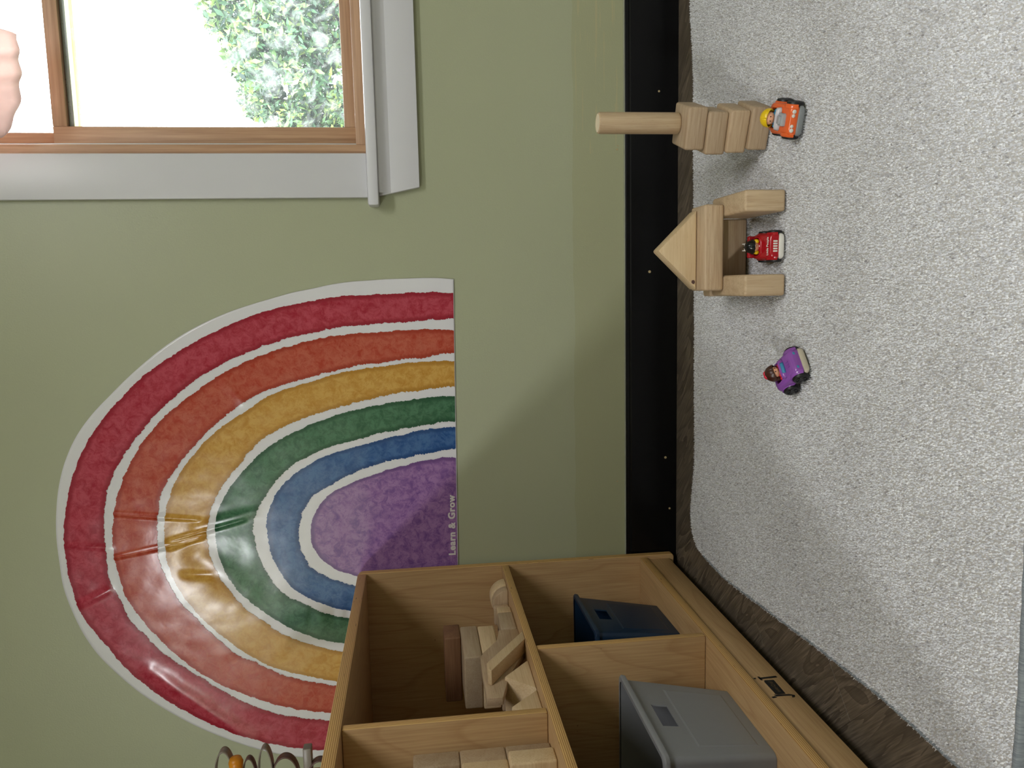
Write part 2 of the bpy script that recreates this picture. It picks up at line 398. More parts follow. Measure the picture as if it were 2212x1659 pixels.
# floor: a slab with laminate planks on it
bm = bmesh.new(); box_bm(bm, XL-0.12, XR+0.12, YF-0.12, 0.13, -0.06, -0.008)
floor = tag(link('floor', from_bm(bm, 'floor'), M['backing']), 'dark grey laminate plank floor', kind='structure')
PL, PW, PA_ = 1.21, 0.19, R(-45)
bm = bmesh.new(); box_bm(bm, -PL/2+.0001, PL/2-.0001, -PW/2+.0001, PW/2-.0001, -0.008, 0, 0.0003, 1); plank_me = from_bm(bm, 'plank'); plank_me.materials.append(M['laminate'])
RZ = Matrix.Rotation(PA_, 4, 'Z')
for row in range(-28, 29):
    for k in range(-5, 6):
        c = RZ @ Vector((k*PL+[0, .43, .81, .22][row % 4], row*PW, 0))+Vector((-.4, -2.8, 0))
        T = Matrix.Translation(c) @ RZ
        cs = [T @ Vector((sx*PL/2, sy*PW/2, 0)) for sx in (-1, 1) for sy in (-1, 1)]
        if max(q.x for q in cs) < XL or min(q.x for q in cs) > XR or max(q.y for q in cs) < YF or min(q.y for q in cs) > 0: continue
        inside = all(XL < q.x < XR and YF < q.y < 0 for q in cs)
        me = plank_me
        if not inside:
            bm = bmesh.new(); bm.from_mesh(plank_me); bm.transform(T)
            for co, no in (((XL, 0, 0), (-1, 0, 0)), ((XR, 0, 0), (1, 0, 0)), ((0, YF, 0), (0, -1, 0)), ((0, 0, 0), (0, 1, 0))):
                g = bmesh.ops.bisect_plane(bm, geom=bm.verts[:]+bm.edges[:]+bm.faces[:], plane_co=co, plane_no=no, clear_outer=True)
                ed = [e for e in g['geom_cut'] if isinstance(e, bmesh.types.BMEdge)]
                if ed: bmesh.ops.holes_fill(bm, edges=ed)
            if len(bm.verts) < 6: bm.free(); continue
            bm.transform(T.inverted()); me = from_bm(bm, 'plank'); me.materials.append(M['laminate'])
        o = bpy.data.objects.new('plank', me); col.objects.link(o); o.parent = floor; o.location = c; o.rotation_euler = (0, 0, PA_)

# baseboards
def baseboard(name, x0, x1):
    prof = [(0, 0), (-0.016, 0), (-0.016, 0.112), (-0.0150, 0.1145), (-0.0105, 0.1165), (-0.0100, 0.1225), (-0.0085, 0.1245), (0, 0.1245)]
    me = prism_me(name, prof, 'x', x0, x1)
    return tag(link(name, me, M['black']), 'glossy black baseboard', kind='structure')
bb = baseboard('baseboard_back', XL, XR)
box('caulk_line', (XL, XR, -0.0072, 0.0, 0.1245, 0.1262), M['caulk'], bb)
screw_me = lathe_me('screw', [(0, .0008), (.0008, .0008), (.0012, .0014), (.0022, .0012), (.0026, 0)], 12)
screw_me.materials.append(M['screw'])
def screw(parent, x, y, z, s):
    o = bpy.data.objects.new('screw', screw_me); col.objects.link(o); o.parent = parent
    o.location = (x, y, z); o.rotation_euler = (R(90), 0, 0); o.scale = (s, s, s)
for x, z, s in ((.437, .046, 1.0), (.027, .068, 1.3), (-.422, .028, 1.2), (-.55, .017, 1.0)): screw(bb, x, -0.016, z, s)
for x, z, s in ((.31, .141, .9), (.318, .139, .6), (-.479, .144, .7)): screw(wall_back, x, 0, z, s)

# ------------------------------------------------------------------ window in the back wall
def window_back():
    w = empty('window_1', ((WX0+WX1)/2, 0, WZ0)); tag(w, 'timber sash window with white painted casing', kind='structure')
    o = Vector(w.location)
    def part(name, b, m, par=w, bev=0.0015):
        base = o if par is w else o+par.location if par.parent is w else o
        c = box(name, b, m, None, bev)
        c.parent = par
        off = Vector((0, 0, 0)); q = par
        while q is not None: off += q.location; q = q.parent
        c.location = c.location-off
        return c
    T = M['trim']
    part('casing', (WX0-0.097, WX0-0.001, -0.018, 0, 0.7155, WZ1+0.1), T, bev=.002)
    part('casing', (WX1+0.001, WX1+0.097, -0.018, 0, 0.7155, WZ1+0.1), T, bev=.002)
    part('casing', (WX0-0.001, WX1+0.001, -0.018, 0, WZ1, WZ1+0.1), T, bev=.002)
    st = part('window_stool', (WX0-0.117, WX1+0.117, -0.046, 0.03, 0.6905, 0.7145), T, bev=.005)
    ap = prism_me('apron', [(WX0-0.094, 0.690), (WX0-0.075, 0.600), (WX1+0.075, 0.600), (WX1+0.094, 0.690)], 'y', -0.018, 0, .0015)
    a = link('apron', ap, T, w, -o, 35)
    a2 = prism_me('apron_cove', [(0.0, 0.690), (-0.034, 0.690), (-0.030, 0.682), (-0.022, 0.674), (-0.018, 0.664), (0.0, 0.664)], 'x', WX0-0.088, WX1+0.088)
    link('apron_cove', a2, T, w, -o, 60)
    # timber frame lining the opening
    part('jamb', (WX0, WX0+0.020, -0.004, 0.125, WZ0+.0005, WZ1), M['timber_z'])
    part('jamb', (WX1-0.020, WX1, -0.004, 0.125, WZ0+.0005, WZ1), M['timber_z'])
    part('head_jamb', (WX0+.02, WX1-.02, -0.004, 0.125, WZ1-.02, WZ1), M['timber_x'])
    part('sill', (WX0+.02, WX1-.02, -0.004, 0.125, WZ0+.0005, WZ0+0.022), M['timber_x'])
    part('side_track', (WX0+.020, WX0+.0235, 0.004, 0.030, WZ0+0.022, WZ1-.02), M['vinyl'], bev=0)
    part('side_track', (WX1-.0235, WX1-.020, 0.004, 0.030, WZ0+0.022, WZ1-.02), M['vinyl'], bev=0)
    def sash(name, y0, y1, z0, z1, rail_b, rail_t, st_w):
        s = empty(name, (0, 0, 0)); s.parent = w
        x0, x1 = WX0+.0235, WX1-.0235
        part('stile', (x0, x0+st_w, y0, y1, z0, z1), M['timber_z'], s)
        part('stile', (x1-st_w, x1, y0, y1, z0, z1), M['timber_z'], s)
        part('rail', (x0+st_w, x1-st_w, y0, y1, z0, z0+rail_b), M['timber_x'], s)
        part('rail', (x0+st_w, x1-st_w, y0, y1, z1-rail_t, z1), M['timber_x'], s)
        ym = y0+0.010
        part('glazing_bead', (x0+st_w, x1-st_w, ym+.0045, y1, z1-rail_t-.010, z1-rail_t), M['vinyl'], s, 0)
        part('pane', (x0+st_w-.004, x1-st_w+.004, ym, ym+.004, z0+rail_b-.004, z1-rail_t+.004), M['glass'], s, 0)
        return s
    sash('lower_sash', 0.034, 0.070, WZ0+0.0225, 1.384, 0.026, 0.030, 0.041)
    sash('upper_sash', 0.078, 0.114, 1.352, WZ1-0.0205, 0.030, 0.040, 0.036)
    return w
window_back()
# out of view: overhead panel added as soft fill, then the ceiling lamp
lp = empty('fill_panel', (0.8, -2.2, ZC)); tag(lp, 'unseen overhead panel added as fill light above the play corner', 'lamp')
box('rim', (-.58, .58, -.305, .305, -.03, 0), M['lamp_rim'], lp, .004)
box('diffuser', (-.55, .55, -.275, .275, -.04, -.03), M['lamp'], lp, .003)
lp = empty('ceiling_lamp', (-2.2, -4.6, ZC)); tag(lp, 'flush square ceiling lamp in the far corner of the room', 'lamp')
box('rim', (-.28, .28, -.28, .28, -.03, 0), M['lamp_rim'], lp, .004)
box('diffuser', (-.25, .25, -.25, .25, -.04, -.03), M['lamp'], lp, .003)

# pink cloth hanging in front of the upper sash
def valance():
    n, m = 40, 30; P = []
    for i in range(n+1):
        s = i/n; x = 0.322+s*0.216
        zb = 1.386+0.058*max(0, (0.42-s)/0.42)**2.2+0.040*max(0, (s-0.93)/0.07)**1.2+0.004*math.sin(s*9)
        row = []
        for j in range(m+1):
            t = j/m; z = zb+(1.93-zb)*t
            yy = -0.062-0.030*math.sin(math.pi*s)*(1-t*0.4)+0.006*math.sin(s*26+t*2)+0.004*math.sin(s*11-t*5)
            xx = x+(1-t)*0.004*math.sin(t*17+s*4)
            row.append((xx, yy, z))
        P.append(row)
    o = link('hanging_cloth', grid_me('hanging_cloth', P), M['cloth'], None, (0, 0, 0), 60)
    md = o.modifiers.new('thick', 'SOLIDIFY'); md.thickness = 0.0012
    tag(o, 'pale pink sheer cloth hanging across the upper part of the window', 'cloth')
    rod = lathe_me('curtain_rod', [(0, 0), (.006, 0), (.006, .99), (0, .99)], 14)
    ro = link('curtain_rod', rod, M['lamp_rim'], None, (0.20, -0.075, 1.934), 40); ro.rotation_euler = (0, R(90), 0)
    tag(ro, 'thin pale rod above the window carrying the pink cloth', 'rod')
valance()

# ------------------------------------------------------------------ outdoors
bm = bmesh.new(); box_bm(bm, -8, 12, 0.6, 16, -1.0, -0.9); tag(link('ground_outside', from_bm(bm, 'ground_outside'), M['lawn']), kind='structure')
def tree(name, cx, cy, z0, blobs, nleaf, size, label, seed):
    rs = np.random.RandomState(seed)
    e = empty(name, (cx, cy, z0)); tag(e, label, 'tree', 'trees outside the window')
    # trunk with a few branches
    bm = bmesh.new()
    def limb(p, q, r1, r2):
        p, q = Vector(p), Vector(q); d = (q-p).normalized(); s = d.orthogonal().normalized(); t = d.cross(s)
        A = [bm.verts.new(p+(s*math.cos(a)+t*math.sin(a))*r1) for a in [k*math.pi/4 for k in range(8)]]
        B = [bm.verts.new(q+(s*math.cos(a)+t*math.sin(a))*r2) for a in [k*math.pi/4 for k in range(8)]]
        for i in range(8): bm.faces.new((A[i], A[(i+1) % 8], B[(i+1) % 8], B[i]))
    top = max(b[2] for b in blobs)
    limb((0, 0, 0), (0.05, 0, top*0.5), .09, .06); limb((0.05, 0, top*0.5), (0, 0, top), .06, .02)
    for b in blobs: limb((0.03, 0, b[2]*0.55), (b[0], b[1], b[2]), .035, .010)
    link('trunk', from_bm(bm, 'trunk'), M['bark'], e)
    vol = np.array([b[3]**2 for b in blobs]); vol = vol/vol.sum()
    idx = rs.choice(len(blobs), nleaf, p=vol); B = np.array(blobs)[idx]
    d = rs.normal(size=(nleaf, 3)); d /= np.linalg.norm(d, axis=1)[:, None]
    rad = B[:, 3:4]*rs.uniform(0.25, 1.0, (nleaf, 1))**0.5
    c = B[:, :3]+d*rad*np.array([1, 1, .9])
    a = rs.normal(size=(nleaf, 3)); a /= np.linalg.norm(a, axis=1)[:, None]
    b2 = np.cross(a, rs.normal(size=(nleaf, 3))); b2 /= np.linalg.norm(b2, axis=1)[:, None]
    L = size*rs.uniform(.6, 1.3, (nleaf, 1)); W = L*0.38
    V = np.stack([c-a*L, c+b2*W, c+a*L, c-b2*W], 1).reshape(-1, 3)
    me = bpy.data.meshes.new('foliage')
    me.from_pydata(V.tolist(), [], [(4*i, 4*i+1, 4*i+2, 4*i+3) for i in range(nleaf)])
    at = me.attributes.new('tone', 'FLOAT', 'POINT')
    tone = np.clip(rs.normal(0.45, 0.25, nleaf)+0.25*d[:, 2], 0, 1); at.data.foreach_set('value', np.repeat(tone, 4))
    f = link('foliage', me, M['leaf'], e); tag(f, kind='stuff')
Z0 = -0.9
def blob(x, z, r, y=0): return (x, y, z-Z0, r)
def crown(cx, lst): return [(x-cx, y, z-Z0, r) for x, z, r, y in lst]
tree('garden_tree', 2.35, 4.4, Z0, crown(2.35, [(1.75, 1.72, .26, 0), (2.10, 1.85, .30, .1), (2.5, 1.95, .38, 0), (2.0, 1.45, .34, -.1), (2.45, 1.45, .40, .1), (2.9, 1.7, .45, 0), (1.95, 1.10, .32, .1),
     (2.35, 1.05, .38, -.1), (2.8, 1.1, .42, 0), (2.1, .72, .40, 0), (2.6, .65, .45, .1), (2.3, .30, .5, 0), (1.70, 1.36, .24, 0), (1.85, 1.62, .24, -.1)]), 44000, .042,
     'bushy green tree beyond the lower window pane, at the right', 3)
tree('garden_tree', 1.50, 5.9, Z0, crown(1.50, [(1.80, 1.95, .24, 0), (1.55, 1.62, .22, 0), (1.78, 1.50, .26, .1), (1.42, 1.30, .20, 0), (1.65, 1.12, .30, 0), (1.40, .95, .26, .1), (1.75, .80, .30, 0),
     (1.35, .62, .30, 0), (1.70, .40, .35, 0), (1.22, 1.86, .10, 0), (1.28, 1.45, .08, 0)]), 22000, .042,
     'thinner pale tree beyond the lower window pane, farther back and to the left', 5)

# ------------------------------------------------------------------ rug
def rug():
    left = [(-.574, -1.110), (-.572, -1.035), (-.569, -.886), (-.579, -.712), (-.589, -.585), (-.601, -.429), (-.607, -.337), (-.600, -.225)]
    back = [(-.594, -.165), (-.570, -.142), (-.518, -.138), (-.45, -.155), (-.403, -.165), (-.246, -.159), (-.031, -.154), (.308, -.141), (.453, -.138), (.543, -.122), (.584, -.113), (.9, -.13), (1.30, -.135)]
    right = [(1.32, -.6), (1.31, -1.12)]
    front = [(1.0, -1.128), (.6, -1.122), (.226, -1.112), (-.191, -1.114), (-.437, -1.119), (-.52, -1.118)]
    pts = left+back+right+front
    # resample the outline
    dense = []
    for (a, b) in zip(pts, pts[1:]+pts[:1]):
        n = max(1, int(math.dist(a, b)/0.02))
        for i in range(n): dense.append((a[0]+(b[0]-a[0])*i/n, a[1]+(b[1]-a[1])*i/n))
    for _ in range(3):
        N = len(dense)
        dense = [((dense[i-1][0]+2*dense[i][0]+dense[(i+1) % N][0])/4, (dense[i-1][1]+2*dense[i][1]+dense[(i+1) % N][1])/4) for i in range(N)]
    e = empty('area_rug', (0, -0.62, 0)); tag(e, 'speckled light grey carpet rug with grey bound edge on the dark floor', 'rug')
    me = prism_me('rug_base', dense, 'z', 0.0005, 0.0088); link('rug_base', me, M['backing'], e, (0, .62, 0))
    # pile tufts
    poly = np.array(dense); rs = np.random.RandomState(11)
    def inside(px, py):
        r = np.zeros(len(px), bool); j = len(poly)-1
        for i in range(len(poly)):
            xi, yi = poly[i]; xj, yj = poly[j]
            c = ((yi > py) != (yj > py)) & (px < (xj-xi)*(py-yi)/(yj-yi+1e-12)+xi)
            r ^= c; j = i
        return r
    def scatter(x0, x1, y0, y1, s):
        nx, ny = int((x1-x0)/s), int((y1-y0)/s)
        gx, gy = np.meshgrid(x0+(np.arange(nx)+.5)*s, y0+(np.arange(ny)+.5)*s)
        px = gx.ravel()+rs.uniform(-.55, .55, nx*ny)*s; py = gy.ravel()+rs.uniform(-.55, .55, nx*ny)*s
        k = inside(px, py); return px[k], py[k]
    ax, ay = scatter(-.64, .66, -1.13, -.10, .0026)
    bx, by = scatter(.66, 1.34, -1.14, -.10, .0060)
    px = np.concatenate([ax, bx]); py = np.concatenate([ay, by]); sz = np.concatenate([np.full(len(ax), 1.0), np.full(len(bx), 1.9)])
    ex, ey, ox, oy = [], [], [], []
    for (a, b) in zip(dense, dense[1:]+dense[:1]):
        if a[0] > .70 or a[1] < -1.10: continue
        d = Vector((b[0]-a[0], b[1]-a[1])); L = d.length; d /= L; nn = Vector((-d.y, d.x))
        for q in range(int(L/.0012)):
            t = rs.rand(); ins = rs.uniform(-.001, .004)
            ex.append(a[0]+(b[0]-a[0])*t-nn.x*ins); ey.append(a[1]+(b[1]-a[1])*t-nn.y*ins); w = rs.uniform(.001, .0045); ox.append(nn.x*w); oy.append(nn.y*w)
    ne = len(ex)
    px = np.concatenate([px, ex]); py = np.concatenate([py, ey]); sz = np.concatenate([sz, np.full(ne, 1.0)])
    n = len(px)
    ph = rs.uniform(0, 2*np.pi, n); rr = .0021*sz*rs.uniform(.75, 1.25, n)
    h = rs.uniform(.0100, .0128, n); lean = rs.uniform(0, .0018, n)*sz; la = rs.uniform(0, 2*np.pi, n)
    # gentle lie of the pile in patches
    pat = np.array([noise.noise(Vector((x*7, y*7, 0.3))) for x, y in zip(px, py)])
    tx = px+lean*np.cos(la); ty = py+lean*np.sin(la)
    tx[-ne:] += ox; ty[-ne:] += oy; h[-ne:] = rs.uniform(.004, .0115, ne)
    V = np.zeros((n, 4, 3), np.float32)
    zb = np.full(n, .0072); zb[-ne:] = h[-ne:]-.0042
    for k in range(3):
        a = ph+k*2.0944
        V[:, k] = np.stack([px+rr*np.cos(a), py+rr*np.sin(a), zb], 1)
    V[:, 3] = np.stack([tx, ty, h], 1)
    tris = (np.array([(0, 1, 3), (1, 2, 3), (2, 0, 3)])[None]+(np.arange(n)*4)[:, None, None]).reshape(-1, 3)
    me = bpy.data.meshes.new('pile')
    me.vertices.add(n*4); me.vertices.foreach_set('co', V.ravel())
    me.loops.add(tris.size); me.loops.foreach_set('vertex_index', tris.ravel().astype(np.int32))
    me.polygons.add(len(tris)); me.polygons.foreach_set('loop_start', (np.arange(len(tris))*3).astype(np.int32))
    me.update(calc_edges=True); me.validate()
    tone = np.clip(rs.normal(.60, .21, n)+.16*pat, 0, 1); dark = rs.rand(n) < .05; tone[dark] *= .25
    at = me.attributes.new('tone', 'FLOAT', 'POINT'); at.data.foreach_set('value', np.repeat(tone, 4).astype(np.float32))
    pile = link('pile', me, M['yarn'], e, (0, .62, 0)); tag(pile, kind='stuff')
    # binding: rounded tape along front and left edges
    def tape(line, r, name):
        sec = [(-.0035, .001), (-.006, .004), (-.0055, .009), (-.002, .0115), (.002, .011), (.004, .006), (.003, .001)]
        P = []
        for i, (x, y) in enumerate(line):
            a = line[max(0, i-1)]; b = line[min(len(line)-1, i+1)]
            d = Vector((b[0]-a[0], b[1]-a[1])).normalized(); nrm = Vector((-d.y, d.x))
            P.append([(x-nrm.x*s*r, y-nrm.y*s*r, z*(1+.05*math.sin(i*1.7))) for s, z in sec])
        o = link(name, grid_me(name, P), M['binding'], e, (0, .62, 0), 60); return o
    fr = []
    line = front[::-1]
    fine = []
    for (a, b) in zip(line, line[1:]):
        n2 = max(1, int(math.dist(a, b)/.012))
        for i in range(n2): fine.append((a[0]+(b[0]-a[0])*i/n2, a[1]+(b[1]-a[1])*i/n2-0.005))
    tape(fine, 1.0, 'front_binding')
    ll = []
    for (a, b) in zip(left[::-1], left[::-1][1:]):
        n2 = max(1, int(math.dist(a, b)/.012))
        for i in range(n2): ll.append((a[0]+(b[0]-a[0])*i/n2+.0015, a[1]+(b[1]-a[1])*i/n2))
    tape(ll, .45, 'side_binding')
rug()

# ------------------------------------------------------------------ rainbow poster
RAIN = {
'sheet':[572, 576, 580, 585, 593, 602, 614, 626, 638, 654, 670, 689, 710, 731, 752, 772, 791, 811, 832, 856, 876, 889, 897, 901, 903, 903, 904, 899, 892, 880, 862, 844, 824, 804, 785, 765, 746, 729, 711, 692, 673, 657, 640, 624, 611, 598, 589, 580, 572],
'red_o':[541, 543, 547, 552, 558, 568, 581, 595, 610, 625, 644, 663, 682, 701, 722, 744, 767, 789, 810, 830, 849, 863, 874, 881, 887, 888, 886, 884, 869, 851, 837, 820, 801, 782, 763, 743, 724, 705, 686, 668, 648, 628, 609, 592, 577, 566, 556, 548, 541],
'red_i':[482, 481, 482, 485, 491, 500, 510, 522, 535, 549, 566, 584, 603, 623, 644, 665, 686, 704, 725, 744, 763, 781, 793, 798, 800, 802, 803, 792, 786, 765, 749, 726, 706, 689, 673, 657, 641, 621, 601, 583, 565, 549, 532, 519, 506, 497, 490, 485, 482],
'orange_o':[454, 457, 461, 465, 472, 479, 488, 502, 516, 531, 547, 564, 583, 603, 623, 643, 663, 684, 707, 726, 744, 758, 769, 778, 783, 784, 781, 776, 762, 746, 730, 714, 696, 677, 656, 636, 618, 598, 579, 562, 544, 527, 509, 497, 486, 475, 468, 461, 454],
'orange_i':[401, 400, 399, 399, 404, 409, 414, 424, 435, 445, 459, 474, 492, 512, 534, 555, 573, 590, 608, 626, 645, 664, 678, 683, 687, 689, 685, 676, 664, 647, 632, 619, 606, 584, 568, 553, 534, 515, 499, 483, 468, 453, 438, 429, 420, 411, 407, 404, 401],
'yellow_o':[383, 385, 387, 389, 394, 400, 405, 415, 425, 436, 450, 463, 478, 499, 520, 537, 552, 574, 595, 614, 631, 647, 659, 667, 671, 672, 670, 662, 650, 637, 621, 605, 590, 575, 558, 539, 519, 502, 486, 470, 455, 440, 427, 418, 409, 400, 394, 389, 383],
'yellow_i':[323, 323, 323, 323, 325, 331, 337, 343, 349, 357, 368, 379, 394, 409, 428, 448, 467, 487, 502, 515, 529, 547, 560, 571, 576, 577, 572, 564, 553, 542, 528, 511, 499, 483, 465, 449, 433, 416, 402, 387, 375, 366, 357, 348, 339, 333, 330, 326, 323],
'green_o':[299, 300, 302, 304, 307, 311, 315, 323, 331, 339, 349, 362, 375, 388, 405, 422, 441, 460, 479, 496, 511, 529, 542, 554, 559, 559, 555, 546, 537, 524, 507, 491, 476, 460, 443, 426, 409, 392, 377, 364, 353, 342, 331, 325, 318, 312, 307, 303, 299],
'green_i':[238, 239, 241, 242, 243, 245, 249, 254, 259, 264, 275, 285, 295, 310, 325, 342, 361, 380, 400, 417, 432, 446, 458, 470, 473, 472, 470, 465, 458, 448, 436, 415, 398, 383, 366, 348, 334, 319, 305, 291, 282, 275, 267, 259, 255, 251, 247, 242, 238],
'blue_o':[226, 227, 228, 229, 231, 234, 237, 241, 244, 252, 259, 267, 277, 290, 304, 321, 340, 359, 377, 395, 412, 426, 434, 442, 443, 442, 441, 436, 430, 422, 409, 394, 377, 361, 343, 327, 310, 298, 287, 277, 266, 260, 254, 248, 242, 237, 233, 230, 226],
'blue_i':[175, 175, 175, 175, 175, 175, 179, 183, 188, 192, 196, 204, 214, 224, 234, 246, 260, 274, 290, 308, 328, 347, 358, 366, 370, 373, 372, 369, 363, 348, 330, 312, 295, 278, 263, 251, 239, 227, 217, 211, 204, 198, 192, 185, 183, 181, 179, 177, 175],
'purple_o':[152, 154, 155, 157, 158, 159, 162, 166, 170, 175, 179, 183, 191, 200, 210, 219, 232, 248, 265, 283, 304, 318, 328, 337, 342, 345, 344, 338, 329, 314, 298, 279, 260, 246, 234, 223, 212, 202, 196, 191, 185, 179, 173, 168, 165, 162, 159, 155, 152],
}
PO = Vector((-.553, -.0028, .5375)); PA = math.atan2(-.010, .676)
RIDGES = [((.05, .79), (.028, .595), .0045, .0030), ((-.02, .66), (.022, .495), .005, .0028), ((-.055, .79), (-.017, .59), .0045, .0032), ((-.04, .66), (-.012, .585), .004, .0022),
          ((-.10, .63), (-.105, .575), .010, .0025), ((.36, .53), (.30, .485), .012, .0022), ((-.06, .60), (-.15, .50), .03, .0030), ((-.16, .86), (-.13, .80), .008, .003),
          ((-.02, .88), (-.03, .79), .006, .0015), ((.01, .60), (.04, .47), .012, .002), ((-.33, .72), (-.52, .50), .018, .0035)]
def pdisp(x, z):
    d = 0.0
    for (a, b, w, h) in RIDGES:
        ax, az = a; bx, bz = b; vx, vz = bx-ax, bz-az; L2 = vx*vx+vz*vz
        t = min(1, max(0, ((x-ax)*vx+(z-az)*vz)/L2))
        q = (x-ax-t*vx)**2+(z-az-t*vz)**2
        if q < 9*w*w: d += h*math.exp(-q/(w*w))*(0.35+0.65*math.sin(math.pi*min(1, max(0, t*.8+.1))))
    d += 0.0007*noise.noise(Vector((x*9, z*9, 2.2)))+0.0004*noise.noise(Vector((x*26, z*26, 5.1)))
    return d
def rad(key, th):
    a = RAIN[key]; f = min(max(th/180*48, 0), 47.9999); i = int(f); t = f-i
    p0, p1, p2, p3 = a[max(0, i-1)], a[i], a[i+1], a[min(48, i+2)]
    v = 0.5*((2*p1)+(-p0+p2)*t+(2*p0-5*p1+4*p2-p3)*t*t+(-p0+3*p1-3*p2+p3)*t**3)
    return v/1000
def poster():
    e = empty('rainbow_poster', PO); e.rotation_euler = (0, -PA, 0)
    tag(e, 'glossy rainbow wall poster with six painted stripes on the green wall', 'poster')
    def strip(name, ko, ki, mat, lift, n, m, jag=0.0, solid=False):
        P = []; rim = []
        for i in range(n+1):
            th = 180*i/n; a = R(th); c, s = math.cos(a), math.sin(a)
            ro = rad(ko, th); ri = rad(ki, th) if ki else 0.0
            if jag:
                q = Vector((c*ro*40, s*ro*40, 1.7*len(name)))
                ro += jag*(1.0*noise.noise(q)+.8*noise.noise(q*3.1)+.8*noise.noise(q*8))
                q = q+Vector((7, 3, 9))
                if ki: ri += jag*(1.4*noise.noise(q)+1.1*noise.noise(q*3.3)+1.2*noise.noise(q*9))
            row = []
            for j in range(m+1):
                t = j/m; r = ro+(ri-ro)*t
                x, z = c*r, s*r
                if jag: z = min(max(z, .0018), 2)
                row.append((x, -(pdisp(x, z)+lift), z)); w = (ro-ri) if ki else .12
                rim.append(1-min(1, min(t, (1-t) if ki else 1)*(ro-ri)/min(.022, w*.5)))
            P.append(row)
        me = grid_me(name, P)
        at = me.attributes.new('rim', 'FLOAT', 'POINT'); at.data.foreach_set('value', rim)
        o = link(name, me, mat, e, (0, 0, 0), 60)
        if solid:
            md = o.modifiers.new('thick', 'SOLIDIFY'); md.thickness = .0008; md.offset = 1
        return o
    strip('sheet', 'sheet', None, M['sheet'], 0, 420, 150, solid=True)
    for nm in ('red', 'orange', 'yellow', 'green', 'blue'):
        strip(nm+'_stripe', nm+'_o', nm+'_i', M['p_'+nm], .0009, 1000, 20, jag=.0021)
    strip('purple_stripe', 'purple_o', None, M['p_purple'], .0009, 500, 60, jag=.0021)
    me = text_me('lettering', 'Learn & Grow', .0222, .00078, 1.14)
    bm = bmesh.new()
    for k, (dx, dy) in enumerate(((-.0003, 0), (.0003, 0))):      # heavier strokes
        T = Matrix.Translation((dx, dy, k*.0002)); me.transform(T); bm.from_mesh(me); me.transform(T.inverted())
    bm.to_mesh(me); bm.free()
    for v in me.vertices: v.co = Vector((v.co.x-.012, -(.0016+v.co.z+pdisp(v.co.x-.012, .01)), v.co.y+.0065))
    link('lettering', me, M['p_text'], e)
poster()

